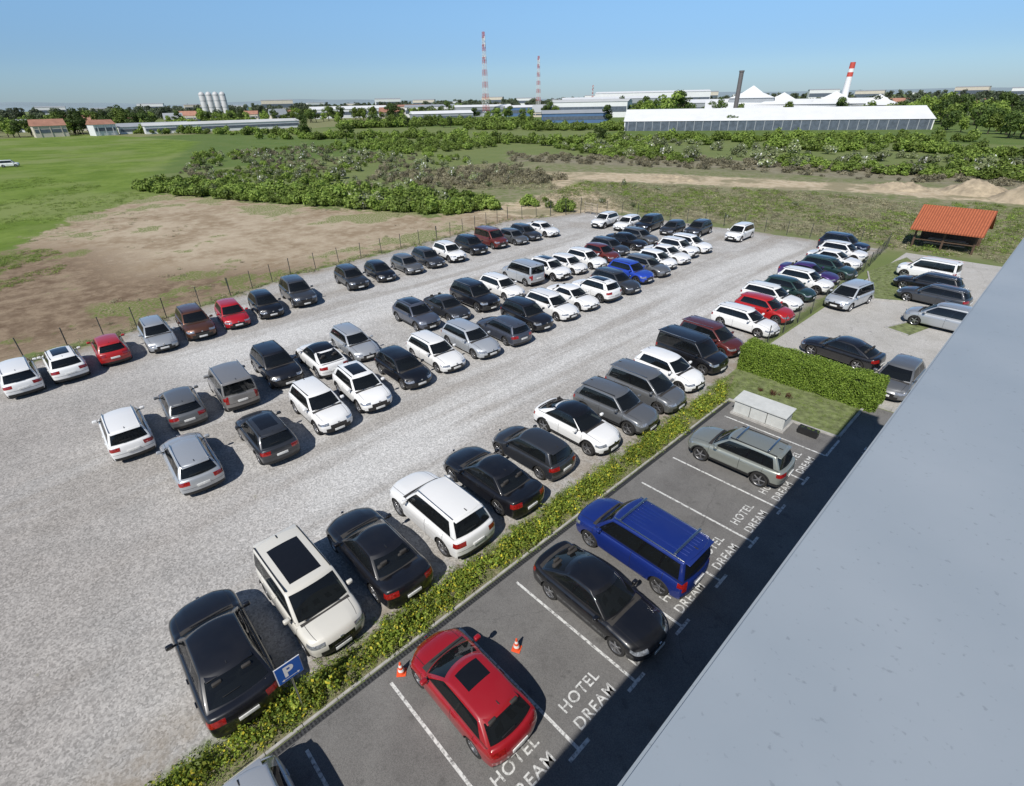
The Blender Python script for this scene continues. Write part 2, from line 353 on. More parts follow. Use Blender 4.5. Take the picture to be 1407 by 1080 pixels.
LIST=[
('hatch','S',-6.85,-.7,1,0),('hatchp','R',-6.85,4.6,-1,0),('fast','K',-6.2,9.4,1,0),('vanb','B',-6.6,12.2,-1,0),('suvb','H',-6.5,19.8,-1,0),
('suvk','K',-12.6,.1,-1,0),('vanp','C',-12.75,2.8,1,0),('sedan','K',-12.95,5.35,-1,0),('suvw','W',-12.95,8.15,-1,0),('sedan','K',-13.1,10.95,-1,0),('hatch','D',-13.25,13.6,-1,0),
('coupe','W',-13.05,16.5,1,0),('suv','G',-12.7,19.15,1,0),('mpv','G',-12.75,21.9,1,0),('hatch','W',-13.0,24.7,1,-3),('van','K',-13.2,27.6,1,-4),('mpv','M',-13.5,30.5,1,-4),
('wagon','W',-13.3,35.2,1,-4),('hatch','r',-13.3,38.3,1,-4),('wagon','W',-14.0,41.3,1,-4),('hatch','T',-13.8,44.2,1,-4),('suv','W',-13.6,47.0,1,-4),('sedan','V',-14.3,49.8,1,-4),('wagon','T',-13.6,52.6,1,-4),
('sedan','W',-14.2,56.0,1,-4),('suv','W',-14.4,59.0,1,-4),('suvw','N',-15.3,62.3,1,-5),
('mpv','W',-28.4,.6,-1,-3),('wagon','S',-23.6,2.2,-1,-2),('suvs','D',-23.1,5.4,-1,-2),('suv','W',-23.6,8.4,1,-3),('suvs','W',-23.9,11.0,1,-4),('hatch','K',-24.4,14.0,1,-4),('wagon','W',-24.8,16.7,1,-4),
('wagon','S',-24.7,19.5,1,-4),('wagon','L',-24.6,22.3,-1,-5),('suv','K',-25.0,25.1,1,-4),('wagon','W',-25.2,28.0,1,-4),('sedan','W',-25.4,30.7,1,-4),('suvs','W',-25.2,33.3,-1,-4),('wagon','D',-25.2,36.2,1,-4),
('suv','b',-25.8,39.2,1,-4),('wagon','G',-25.9,42.0,1,-4),('hatch','W',-26.4,44.5,1,-4),('sedan','W',-26.8,47.0,1,-4),('suv','W',-27.1,49.6,1,-4),('wagon','W',-27.2,52.3,1,-4),
('hatch','G',-29.3,3.3,-1,-3),('van','g',-29.3,5.9,-1,-3),('suv','K',-30.1,8.7,1,-3),('coupe','W',-29.3,11.2,-1,-3),('wagon','S',-29.9,13.8,1,-3),('suvs','L',-31.0,19.5,1,-4),('fast','D',-30.8,22.2,1,-4),('suvw','K',-30.9,25.1,1,-4),
('wagon','W',-31.3,28.4,1,-4),('van','S',-32.6,32.2,-1,-4),('suvs','W',-31.8,34.9,1,-4),('hatch','W',-31.7,37.5,1,-4),('wagon','W',-31.7,40.2,1,-4),('hatch','M',-31.9,42.9,1,-4),('wagon','D',-32.9,45.6,1,-4),('sedan','K',-33.0,48.8,1,-4),('wagon','G',-33.2,51.6,1,-4),
('mpv','W',-39.9,-2.7,-1,2),('suvs','W',-40.1,-.5,-1,2),('hatch','r',-40.9,2.0,-1,0),('wagon','S',-41.1,4.8,1,-2),('suv','O',-41.3,7.3,1,-3),('hatch','R',-41.5,9.9,1,-5),('hatch','K',-41.7,12.5,1,-6),('suvw','D',-42.5,15.5,1,-8),
('suv','D',-43.0,20.7,1,-6),('hatch','K',-43.1,23.7,1,-6),('hatch','G',-43.2,26.8,1,-6),('wagon','D',-43.6,29.6,1,-6),('suv','W',-43.6,32.3,1,-6),('suv','K',-44.1,35.7,1,-6),('van','M',-44.5,39.0,1,-6),('hatch','G',-43.8,41.8,1,-6),('wagon','D',-44.3,44.3,1,-6),('sedan','W',-44.2,47.1,1,-6),
('suv','W',-41.3,55.8,1,-85),('wagon','W',-38.4,56.6,1,-85),('suvw','K',-35.9,57.6,1,-85),('hatch','D',-32.8,58.0,1,-85),('suv','D',-30.1,59.2,1,-85),('mpv','W',-25.6,60.4,1,-88),
('mpv','S',-9.7,45.3,1,-100),('van','W',-7.0,57.0,-1,-4),('wagon','K',-6.2,53.2,-1,-6),('wagon','D',-5.2,50.0,-1,-6),('mpv','S',-3.6,44.7,-1,-4),('fast','K',-6.9,34.5,-1,-6),('hatch','G',-3.5,32.6,1,-92),
('van','W',-219,6.5,1,80),
]
for t,c,x,y,f,da in LIST:
    me,nm=CARS[t]
    o=obj(nm,me,(x,y,0.012),(R(da+random.uniform(-1.5,1.5)) if f>0 else math.pi+R(da+random.uniform(-1.5,1.5))))
    s=1.015+random.uniform(-.02,.025); o.scale=(s,s*random.uniform(.99,1.01),s*random.uniform(.98,1.02))
    col=CC[c]; k=random.uniform(.92,1.04) if c in 'WC' else random.uniform(.8,1.25)
    o.color=(min(.85,col[0]*k),min(.85,col[1]*k),min(.85,col[2]*k),col[3])
# ------------------------------------------------------------------ ground
def poly_sd(P,poly):
    P=np.asarray(P);n=len(poly);d=np.full(len(P),1e9);ins=np.zeros(len(P),bool)
    for i in range(n):
        a=np.array(poly[i],float);b=np.array(poly[(i+1)%n],float);ab=b-a
        t=np.clip(((P-a)@ab)/(ab@ab),0,1);q=a+t[:,None]*ab
        d=np.minimum(d,np.hypot(*(P-q).T))
        c=((a[1]>P[:,1])!=(b[1]>P[:,1]))
        with np.errstate(divide='ignore',invalid='ignore'):
            xi=(b[0]-a[0])*(P[:,1]-a[1])/(b[1]-a[1]+1e-12)+a[0]
        ins^=(c&(P[:,0]<xi))
    return np.where(ins,d,-d)
LOT=[(-44,-60),(-43.8,0),(-46,6.4),(-48,12),(-50,18),(-51.4,36),(-53.5,50),(-50.5,56),(-49,62.5),(-30,65),(-12.5,66),(-11.2,30),(-10.4,28),(-10.4,-60)]
DIRT=[(-44,-70),(-68,-40),(-70,-15),(-82,-3),(-106,8),(-122,24),(-100,31),(-64,45),(-64,60),(-56,58),(-50,54),(-51.4,36),(-50,18),(-46,6),(-44,0)]
BROWN=[(-44,-70),(-100,-60),(-95,-5),(-78,6),(-62,8),(-52,22),(-48,14),(-44,0)]
WORN=[(-48,-50),(-46,-6),(-38,-3),(-34,3),(-27,-3),(-20,4),(-16,-1),(-10,-3),(-8,-50)]
LANE=[(-22,-2),(-22,14),(-22.5,60),(-15.5,62),(-16,14),(-15.3,4)]
LANE2=[(-39,4),(-40.5,52),(-34.5,53),(-33.3,12),(-32,4)]
PATH=[(-88,92),(-70,104),(-50,110),(-30,114),(-14,119),(20,124),(60,124),(60,104),(12,103),(-5,107),(-30,104),(-60,92),(-75,86)]
PATH2=[(-64,60),(-60,50),(-50,56),(-44,66),(-62,80),(-76,88),(-80,86),(-66,74)]
DRY=[(-64,60),(-50,54),(-45,64),(-12,66),(40,70),(80,120),(60,128),(-10,126),(-60,118),(-110,106),(-115,70),(-90,62)]
GREEN=[(-136,22),(-120,24),(-70,-10),(-60,-80),(-400,-80),(-460,60),(-300,80)]
SCRUB=[(-60,118),(-10,124),(20,127),(-8,150),(-70,140),(-125,118),(-110,104)]
xs=np.unique(np.concatenate([np.arange(-170,45,1.5),-170-np.geomspace(4,14000,34),45+np.geomspace(4,9000,26)]))
ys=np.unique(np.concatenate([np.arange(-30,135,1.5),-30-np.geomspace(4,3000,14),135+np.geomspace(4,16000,36)]))
X,Y=np.meshgrid(xs,ys,indexing='ij');P=np.stack([X.ravel(),Y.ravel()],1);nx,ny=len(xs),len(ys)
ii,jj=np.meshgrid(np.arange(nx-1),np.arange(ny-1),indexing='ij');a=(ii*ny+jj).ravel()
quads=np.stack([a,a+ny,a+ny+1,a+1],1)
def np_mesh(name,V,Q,mats,smooth=False):
    me=bpy.data.meshes.new(name); k=Q.shape[1]
    me.vertices.add(len(V)); me.vertices.foreach_set('co',np.asarray(V,np.float32).ravel())
    me.loops.add(Q.size); me.loops.foreach_set('vertex_index',Q.astype(np.int32).ravel())
    me.polygons.add(len(Q)); me.polygons.foreach_set('loop_start',np.arange(0,Q.size,k,dtype=np.int32)); me.polygons.foreach_set('loop_total',np.full(len(Q),k,np.int32))
    me.update(calc_edges=True)
    if smooth: me.polygons.foreach_set('use_smooth',np.ones(len(Q),bool))
    for m in mats: me.materials.append(m)
    return me
gm=np_mesh('ground',np.column_stack([P,np.zeros(len(P))]),quads,[])
for nm,pl in (('lot',[LOT]),('dirt',[DIRT]),('brown',[BROWN]),('path',[PATH,PATH2]),('dry',[DRY]),('scrub',[SCRUB]),('green',[GREEN]),('worn',[WORN]),('lane',[LANE,LANE2])):
    sd=np.max([poly_sd(P,q) for q in pl],axis=0)
    at=gm.attributes.new(nm,'FLOAT','POINT'); at.data.foreach_set('value',np.clip(sd,-20,20).astype(np.float32))
def ground_mat():
    m,nt,b=newmat('ground_terrain'); b.inputs['Roughness'].default_value=.95; b.inputs['Specular IOR Level'].default_value=.1
    tc=N(nt,'ShaderNodeNewGeometry')
    def noise(scale,detail=6,rough=.6,vec=None):
        n=N(nt,'ShaderNodeTexNoise'); n.inputs['Scale'].default_value=scale; n.inputs['Detail'].default_value=detail; n.inputs['Roughness'].default_value=rough
        link(nt,vec or tc.outputs['Position'],n.inputs['Vector']); return n.outputs['Fac']
    def math_(op,a,b_=None,c=None):
        n=N(nt,'ShaderNodeMath',operation=op)
        for i,v in enumerate((a,b_,c)):
            if v is None: continue
            if isinstance(v,(int,float)): n.inputs[i].default_value=v
            else: link(nt,v,n.inputs[i])
        return n.outputs[0]
    def ss(v,a,b_,lo=0,hi=1,smooth=True):
        n=N(nt,'ShaderNodeMapRange'); n.interpolation_type='SMOOTHSTEP' if smooth else 'LINEAR'
        link(nt,v,n.inputs[0]); 
        for i,q in zip((1,2,3,4),(a,b_,lo,hi)): n.inputs[i].default_value=q
        return n.outputs[0]
    def mix(f,a,c):
        n=N(nt,'ShaderNodeMix',data_type='RGBA')
        if isinstance(f,(int,float)): n.inputs[0].default_value=f
        else: link(nt,f,n.inputs[0])
        for i,v in ((6,a),(7,c)):
            if isinstance(v,tuple): n.inputs[i].default_value=(*v,1)
            else: link(nt,v,n.inputs[i])
        return n.outputs[2]
    def scale(c,f):
        n=N(nt,'ShaderNodeVectorMath',operation='SCALE'); link(nt,c,n.inputs[0]); link(nt,f,n.inputs['Scale']); return n.outputs[0]
    n_big=noise(.02,3);n_mid=noise(.12,4,.65);n_s=noise(.7,4,.7);n_f=noise(5,4,.75);n_ff=noise(34,2,.7)
    mpS=N(nt,'ShaderNodeMapping'); mpS.inputs['Scale'].default_value=(.45,.035,1); mpS.inputs['Rotation'].default_value=(0,0,.06); link(nt,tc.outputs['Position'],mpS.inputs['Vector'])
    n_str=noise(1,4,.6,mpS.outputs[0])
    def attr(nm): return N(nt,'ShaderNodeAttribute',attribute_name=nm).outputs['Fac']
    def mask(nm,amp,soft):
        v=math_('ADD',attr(nm),math_('MULTIPLY',math_('SUBTRACT',n_s,.5),amp))
        v=math_('ADD',v,math_('MULTIPLY',math_('SUBTRACT',n_mid,.5),amp*1.2))
        return ss(v,-soft,soft)
    vo=N(nt,'ShaderNodeTexVoronoi'); vo.inputs['Scale'].default_value=.0045; 
    mp=N(nt,'ShaderNodeMapping'); mp.inputs['Scale'].default_value=(1,.5,1); mp.inputs['Rotation'].default_value=(0,0,.6)
    link(nt,tc.outputs['Position'],mp.inputs['Vector']); link(nt,mp.outputs[0],vo.inputs['Vector'])
    sp=N(nt,'ShaderNodeSeparateColor'); link(nt,vo.outputs['Color'],sp.inputs[0])
    fld=mix(ss(sp.outputs[0],.2,.9),(.095,.14,.045),(.18,.195,.09))
    fld=mix(ss(sp.outputs[1],.75,.8),fld,(.25,.22,.14))
    g=mix(ss(n_mid,.35,.65),(.10,.165,.035),(.16,.205,.06))
    g=mix(ss(n_s,.52,.75,0,.7),g,(.20,.21,.10))
    base=mix(.4,fld,g)
    grn=mix(ss(n_mid,.3,.7),(.105,.165,.025),(.17,.235,.05)); grn=mix(ss(n_s,.45,.7,0,.6),grn,(.09,.14,.025)); grn=mix(ss(n_big,.48,.62,0,.6),grn,(.21,.24,.095))
    base=mix(mask('green',6,3),base,grn)
    dry=mix(ss(n_s,.35,.62),(.25,.225,.15),(.14,.17,.065)); dry=mix(ss(n_mid,.5,.72,0,.75),dry,(.30,.265,.185)); dry=mix(ss(n_f,.5,.75,0,.4),dry,(.15,.16,.08))
    base=mix(mask('dry',8,2.5),base,dry)
    scr=mix(ss(n_s,.35,.6),(.18,.16,.11),(.25,.23,.165)); scr=mix(ss(n_mid,.5,.65,0,.6),scr,(.13,.15,.06))
    base=mix(mask('scrub',10,3),base,scr)
    drt=mix(ss(n_mid,.38,.62),(.27,.205,.135),(.43,.355,.26)); drt=mix(ss(n_s,.42,.66,0,.6),drt,(.46,.39,.29)); drt=mix(ss(n_f,.5,.75,0,.5),drt,(.20,.15,.10))
    brn=mix(ss(n_s,.35,.65),(.15,.105,.07),(.27,.205,.14)); brn=mix(ss(n_mid,.5,.65,0,.6),brn,(.33,.26,.18)); brn=mix(ss(n_f,.52,.7,0,.6),brn,(.11,.08,.05))
    drt=mix(mask('brown',16,4),drt,brn)
    edge=ss(attr('dirt'),0,16,.12,0)
    tn=math_('ADD',n_mid,edge)
    tuft=math_('MULTIPLY',ss(tn,.60,.66),ss(n_f,.40,.55)); drt=mix(tuft,drt,(.13,.17,.045))
    base=mix(mask('dirt',8,.9),base,drt)
    pth=mix(ss(n_s,.35,.65),(.40,.32,.215),(.52,.44,.32)); pth=mix(ss(n_mid,.50,.60,0,.8),pth,(.22,.20,.12))
    base=mix(mask('path',9,1.2),base,pth)
    # gravel
    v1=N(nt,'ShaderNodeTexVoronoi'); v1.inputs['Scale'].default_value=18; link(nt,tc.outputs['Position'],v1.inputs['Vector'])
    sg=N(nt,'ShaderNodeSeparateColor'); link(nt,v1.outputs['Color'],sg.inputs[0])
    gr=mix(ss(n_s,.3,.7),(.38,.37,.355),(.475,.465,.45))
    gr=mix(ss(n_str,.50,.64,0,.75),gr,(.33,.31,.285))
    gr=mix(ss(n_mid,.48,.68,0,.7),gr,(.335,.31,.28))
    gr=mix(math_('MULTIPLY',mask('lane',3,2),ss(n_str,.60,.42,.15,.8)),gr,(.57,.565,.55))
    wrn=mix(ss(n_s,.3,.65),(.255,.235,.215),(.345,.32,.295)); wrn=mix(ss(n_mid,.45,.62,0,.6),wrn,(.39,.37,.35))
    gr=mix(math_('MULTIPLY',mask('worn',9,6),.85),gr,wrn)
    gr=scale(gr,ss(sg.outputs[0],0,1,.70,1.24,False)); gr=scale(gr,ss(n_ff,.3,.7,.86,1.12,False)); gr=scale(gr,ss(n_f,.3,.7,.87,1.10,False))
    weeds=math_('MULTIPLY',ss(n_s,.64,.72),ss(n_f,.52,.62)); gr=mix(math_('MULTIPLY',weeds,.5),gr,(.17,.165,.09))
    ed=ss(attr('lot'),2.6,.2,0,.75); gr=mix(math_('MULTIPLY',ed,ss(n_s,.35,.6)),gr,(.24,.20,.15))
    lm=mask('lot',1.6,.35); base=mix(lm,base,gr)
    link(nt,base,b.inputs['Base Color'])
    bp=N(nt,'ShaderNodeBump'); bp.inputs['Strength'].default_value=.45; bp.inputs['Distance'].default_value=.03
    h=math_('ADD',math_('MULTIPLY',sg.outputs[0],.6),n_f); link(nt,h,bp.inputs['Height']); link(nt,bp.outputs[0],b.inputs['Normal'])
    return m
gm.materials.append(ground_mat()); obj('ground',gm)
def asphalt(name,c1,c2,sc=45,crack=.5,stain=.25):
    m,nt,b=newmat(name); b.inputs['Roughness'].default_value=.85
    tc=N(nt,'ShaderNodeNewGeometry')
    n1=N(nt,'ShaderNodeTexNoise'); n1.inputs['Scale'].default_value=.6; n1.inputs['Detail'].default_value=6; n1.inputs['Roughness'].default_value=.65
    n2=N(nt,'ShaderNodeTexNoise'); n2.inputs['Scale'].default_value=sc; n2.inputs['Detail'].default_value=3
    n4=N(nt,'ShaderNodeTexNoise'); n4.inputs['Scale'].default_value=2.3; n4.inputs['Detail'].default_value=3
    for n in (n1,n2,n4): link(nt,tc.outputs['Position'],n.inputs['Vector'])
    r=N(nt,'ShaderNodeValToRGB'); r.color_ramp.elements[0].position=.32; r.color_ramp.elements[1].position=.68
    r.color_ramp.elements[0].color=(*c1,1); r.color_ramp.elements[1].color=(*c2,1); link(nt,n1.outputs['Fac'],r.inputs[0])
    def sc_(o,src,a,b_,c,d):
        mr=N(nt,'ShaderNodeMapRange'); 
        for i,q in enumerate((a,b_,c,d)): mr.inputs[i+1].default_value=q
        link(nt,src,mr.inputs[0]); s=N(nt,'ShaderNodeVectorMath',operation='SCALE'); link(nt,o,s.inputs[0]); link(nt,mr.outputs[0],s.inputs['Scale']); return s.outputs[0]
    out=sc_(r.outputs[0],n2.outputs['Fac'],.3,.7,.7,1.3)
    out=sc_(out,n4.outputs['Fac'],.62,.72,1,1-stain)
    v=N(nt,'ShaderNodeTexVoronoi',feature='DISTANCE_TO_EDGE'); v.inputs['Scale'].default_value=.13
    n3=N(nt,'ShaderNodeTexNoise'); n3.inputs['Scale'].default_value=.9; n3.inputs['Detail'].default_value=5; link(nt,tc.outputs['Position'],n3.inputs['Vector'])
    ad=N(nt,'ShaderNodeVectorMath',operation='ADD'); link(nt,tc.outputs['Position'],ad.inputs[0]); link(nt,n3.outputs['Color'],ad.inputs[1]); link(nt,ad.outputs[0],v.inputs['Vector'])
    out=sc_(out,v.outputs['Distance'],.0005,.0022,crack,1)
    link(nt,out,b.inputs['Base Color'])
    bp=N(nt,'ShaderNodeBump'); bp.inputs['Strength'].default_value=.3; bp.inputs['Distance'].default_value=.01; link(nt,n2.outputs['Fac'],bp.inputs['Height']); link(nt,bp.outputs[0],b.inputs['Normal'])
    return m
M['asph']=asphalt('asphalt',(.125,.120,.115),(.175,.17,.162),crack=.75); M['conc']=asphalt('concrete_paving',(.36,.345,.315),(.45,.435,.41),20,crack=.7)
M['kerb']=simple('kerb_concrete',(.36,.35,.33),.85,var=.2,scale=5,bump=.2); M['soil']=simple('soil_grass',(.15,.175,.07),.95,var=.5,scale=3,bump=.6)
M['earth']=simple('bed_earth',(.17,.16,.09),.95,var=.4,scale=4,bump=.6)
def worn_paint():
    m,nt,b=newmat('road_paint'); b.inputs['Roughness'].default_value=.75
    tc=N(nt,'ShaderNodeNewGeometry'); n=N(nt,'ShaderNodeTexNoise'); n.inputs['Scale'].default_value=9; n.inputs['Detail'].default_value=6; n.inputs['Roughness'].default_value=.75; link(nt,tc.outputs['Position'],n.inputs['Vector'])
    r=N(nt,'ShaderNodeValToRGB'); e=r.color_ramp.elements; e[0].position=.38; e[0].color=(.18,.175,.17,1); e[1].position=.50; e[1].color=(.58,.58,.56,1); e.new(.7).color=(.72,.72,.70,1)
    link(nt,n.outputs['Fac'],r.inputs[0]); link(nt,r.outputs[0],b.inputs['Base Color']); return m
M['white']=worn_paint()
def sheet(name,poly,z,mat,parent=None):
    me=bpy.data.meshes.new(name); me.from_pydata([(x,y,z) for x,y in poly],[],[list(range(len(poly)))]); me.materials.append(mat); return obj(name,me,parent=parent)
sheet('hotel_parking_pavement',[(-9.25,-40),(14,-40),(14,29.6),(-4.0,29.6),(-4.0,25.2),(-9.25,24.9)],.008,M['asph'])
sheet('concrete_yard_pavement',[(-10.9,30.6),(-3.6,30.6),(-3.6,29.9),(14,29.9),(16,66),(-10.4,66)],.010,M['conc'])
sheet('lawn',[(-10.6,24.9),(-9.25,24.9),(-4.0,25.2),(-4.0,29.6),(-3.6,30.6),(-10.9,30.6)],.012,M['soil'])
sheet('planting_bed_soil',[(-10.4,-40),(-9.45,-40),(-9.45,24.9),(-10.5,28)],.014,M['earth'])
sheet('grass_island',[(-11.2,56),(-9.9,64),(-7.6,60),(-6.6,49),(-8.6,48)],.02,M['soil'])
sheet('grass_island',[(-6.3,42),(-5.0,45.5),(-4.0,44.5),(-4.8,41.5)],.02,M['soil'])
kb=empty('kerb')
def kerb(x0,y0,x1,y1,w=.12,h=.10):
    L_=math.hypot(x1-x0,y1-y0); n=max(1,round(L_/1.0)); an=math.atan2(y1-y0,x1-x0)
    me=boxmesh('kerb_stone',.005,L_/n-.005,-w/2,w/2,0,h,M['kerb'],.012)
    for i in range(n): obj('kerb_stone',me,(x0+(x1-x0)*i/n,y0+(y1-y0)*i/n,random.uniform(-.004,.004)),an,kb)
kerb(-9.4,-14,-9.4,24.9,.09,.05); kerb(-9.4,24.97,-4.0,25.2); kerb(-4.0,25.27,-4.0,29.5); kerb(-3.9,29.75,8,29.75,.2,.14)
kerb(-11.2,56,-8.6,48);kerb(-8.6,48,-6.6,49);kerb(-6.6,49,-7.6,60); kerb(-6.3,42,-4.8,41.5);kerb(-6.3,42,-5,45.5)
dr=empty('drain_channel')
obj('channel',boxmesh('channel',-9.33,-9.15,-30,24.8,0,.016,simple('steel_grate',(.10,.10,.10),.5,.6,var=.3,scale=20)),parent=dr)
vv=[];ff=[]
y=-10
while y<24.7:
    for q in (-9.31,-9.235):
        b=len(vv); vv+=[(q,y,.0185),(q+.06,y,.0185),(q+.06,y+.05,.0185),(q,y+.05,.0185)]; ff.append([b,b+1,b+2,b+3])
    y+=.1
me=bpy.data.meshes.new('slots'); me.from_pydata(vv,[],ff); me.materials.append(M['trim']); obj('slots',me,parent=dr)
mk=empty('parking_bay_markings')
def mark(x0,x1,y0,y1): 
    me=bpy.data.meshes.new('line'); me.from_pydata([(x0,y0,.0125),(x1,y0,.0125),(x1,y1,.0125),(x0,y1,.0125)],[],[[0,1,2,3]]); me.materials.append(M['white']); obj('line',me,parent=mk)
for i in range(-5,8):
    y=5.764+2.5*i
    xe=-3.95
    mark(-8.76,xe,y-.045,y+.045)
    if i<7: mark(xe,xe+.10,y-.38,y+.38)
mark(-3.95,-3.85,23.26,25.0)
def text(body,x,y,size,rot,parent,z=.0128,mat=None,off=.006):
    c=bpy.data.curves.new('lettering','FONT'); c.body=body; c.size=size; c.align_x='CENTER'; c.space_character=1.12; c.offset=off
    c.materials.append(mat or M['white']); o=bpy.data.objects.new('lettering',c); COL.objects.link(o); o.location=(x,y,z); o.rotation_euler=(0,0,rot); o.parent=parent; return o
for i in range(-3,7):
    y=5.764+2.5*i+1.15
    text('HOTEL',-4.72,y,.44,R(90),mk); text('DREAM',-4.16,y,.44,R(90),mk)
text('HOTEL',-2.1,24.7,.44,R(180),mk); text('DREAM',-2.1,25.3,.44,R(180),mk)
# ------------------------------------------------------------------ hotel building with parapet
def flash_mat():
    m,nt,b=newmat('parapet_sheet_metal'); b.inputs['Roughness'].default_value=.5; b.inputs['Metallic'].default_value=.2
    tc=N(nt,'ShaderNodeTexCoord'); n=N(nt,'ShaderNodeTexNoise'); n.inputs['Scale'].default_value=1.6; n.inputs['Detail'].default_value=6; link(nt,tc.outputs['Object'],n.inputs['Vector'])
    r=N(nt,'ShaderNodeValToRGB'); r.color_ramp.elements[0].position=.3;r.color_ramp.elements[1].position=.7
    r.color_ramp.elements[0].color=(.30,.345,.385,1); r.color_ramp.elements[1].color=(.365,.405,.44,1); link(nt,n.outputs['Fac'],r.inputs[0])
    n2=N(nt,'ShaderNodeTexNoise'); n2.inputs['Scale'].default_value=60; n2.inputs['Detail'].default_value=3; link(nt,tc.outputs['Object'],n2.inputs['Vector'])
    m2=N(nt,'ShaderNodeMapRange'); m2.inputs[1].default_value=.66;m2.inputs[2].default_value=.74;m2.inputs[3].default_value=1;m2.inputs[4].default_value=.8; link(nt,n2.outputs['Fac'],m2.inputs[0])
    s=N(nt,'ShaderNodeVectorMath',operation='SCALE'); link(nt,r.outputs[0],s.inputs[0]); link(nt,m2.outputs[0],s.inputs['Scale']); link(nt,s.outputs[0],b.inputs['Base Color'])
    bp=N(nt,'ShaderNodeBump'); bp.inputs['Strength'].default_value=.06; link(nt,n.outputs['Fac'],bp.inputs['Height']); link(nt,bp.outputs[0],b.inputs['Normal'])
    return m
fm=flash_mat(); wallm=simple('render_wall',(.42,.41,.39),.8,var=.06,scale=2,bump=.1)
hb=empty('hotel_building'); BE=17.3
obj('walls',boxmesh('walls',-.14,13,-20,BE-.06,0,12.6,wallm),parent=hb)
obj('parapet_wall',boxmesh('parapet_wall',-.14,.78,-20,BE-.06,12.6,13.3,wallm),parent=hb)
obj('parapet_cap',boxmesh('parapet_cap',-.195,.85,-20,BE,13.303,13.36,fm,.008),parent=hb)
obj('drip_edge',boxmesh('drip_edge',-.19,-.18,-20,BE,13.16,13.30,fm),parent=hb)
obj('roof_membrane',boxmesh('roof_membrane',.8,12.9,-19.9,BE-.1,12.603,12.64,simple('roof_membrane',(.3,.3,.3),.8)),parent=hb)
wg=simple('window_glass',(.03,.04,.05),.05,var=.1)
for fl in range(4):
    for k in range(11):
        y0=-18+k*3.1
        if y0+1.5<BE-1: obj('window',boxmesh('window',-.17,-.143,y0,y0+1.5,1.0+fl*3.1,2.5+fl*3.1,wg),parent=hb)
# ------------------------------------------------------------------ foliage
def leaf_mat(name,c1,c2,c3=None,rough=.6,trans=.3):
    m,nt,b=newmat(name)
    b.inputs['Roughness'].default_value=rough; b.inputs['Specular IOR Level'].default_value=.3
    g=N(nt,'ShaderNodeNewGeometry'); oi=N(nt,'ShaderNodeObjectInfo')
    r=N(nt,'ShaderNodeValToRGB'); r.color_ramp.elements[0].color=(*c1,1); r.color_ramp.elements[1].color=(*c2,1)
    if c3:
        e=r.color_ramp.elements.new(.90); e.color=(*c2,1); r.color_ramp.elements[-1].position=.93; r.color_ramp.elements[-1].color=(*c3,1)
    link(nt,g.outputs['Random Per Island'],r.inputs[0])
    mr=N(nt,'ShaderNodeMapRange'); mr.inputs[3].default_value=.6; mr.inputs[4].default_value=1.45; link(nt,oi.outputs['Random'],mr.inputs[0])
    s=N(nt,'ShaderNodeVectorMath',operation='SCALE'); link(nt,r.outputs[0],s.inputs[0]); link(nt,mr.outputs[0],s.inputs['Scale']); link(nt,s.outputs[0],b.inputs['Base Color'])
    tr=N(nt,'ShaderNodeBsdfTranslucent'); link(nt,s.outputs[0],tr.inputs[0]); ms=N(nt,'ShaderNodeMixShader'); ms.inputs[0].default_value=trans
    link(nt,b.outputs[0],ms.inputs[1]); link(nt,tr.outputs[0],ms.inputs[2]); link(nt,ms.outputs[0],nt.nodes['Material Output'].inputs[0])
    return m
LM=leaf_mat('shrub_leaves',(.11,.175,.028),(.25,.33,.07)); LB=leaf_mat('blossom_shrub_leaves',(.16,.20,.08),(.28,.31,.15),(.78,.78,.72))
LD=leaf_mat('tree_leaves',(.045,.08,.018),(.11,.16,.038)); LF=leaf_mat('hazed_distant_leaves',(.075,.10,.06),(.14,.17,.10))  # LF: distance haze put into the leaf colour, paler and bluer than LD
LH=leaf_mat('hedge_leaves',(.085,.15,.016),(.26,.36,.055)); LY=leaf_mat('groundcover_leaves',(.11,.18,.022),(.32,.38,.06),(.58,.50,.05))
LG=leaf_mat('dry_grass',(.24,.23,.13),(.40,.36,.24)); LR=leaf_mat('copper_leaves',(.05,.02,.015),(.11,.04,.025)); LS=leaf_mat('scrub_twigs',(.18,.165,.10),(.31,.28,.19))
bark=simple('bark',(.07,.055,.04),.9,var=.3,scale=8,bump=.4)
def leaves(blobs,n,size,rs):
    B=np.array(blobs,float); w=B[:,3]*B[:,4]*B[:,5]; w=(w**.67); w/=w.sum()
    k=rs.choice(len(B),n,p=w); d=rs.normal(size=(n,3)); d/=np.linalg.norm(d,axis=1)[:,None]
    rad=rs.uniform(.35,1,n)**.45*rs.uniform(.85,1.12,n)
    c=B[k,:3]+d*B[k,3:]*rad[:,None]
    nrm=d+rs.normal(size=(n,3))*.55; nrm[:,2]+=.25; nrm/=np.linalg.norm(nrm,axis=1)[:,None]
    t=np.cross(nrm,rs.normal(size=(n,3))); t/=np.linalg.norm(t,axis=1)[:,None]; u=np.cross(nrm,t)
    s=size*rs.uniform(.6,1.3,n)[:,None]
    V=np.stack([c-t*s*.5,c+u*s*.32,c+t*s*.5,c-u*s*.32],1).reshape(-1,3)
    V[:,2]=np.maximum(V[:,2],.0)
    return V,np.arange(4*n).reshape(n,4)
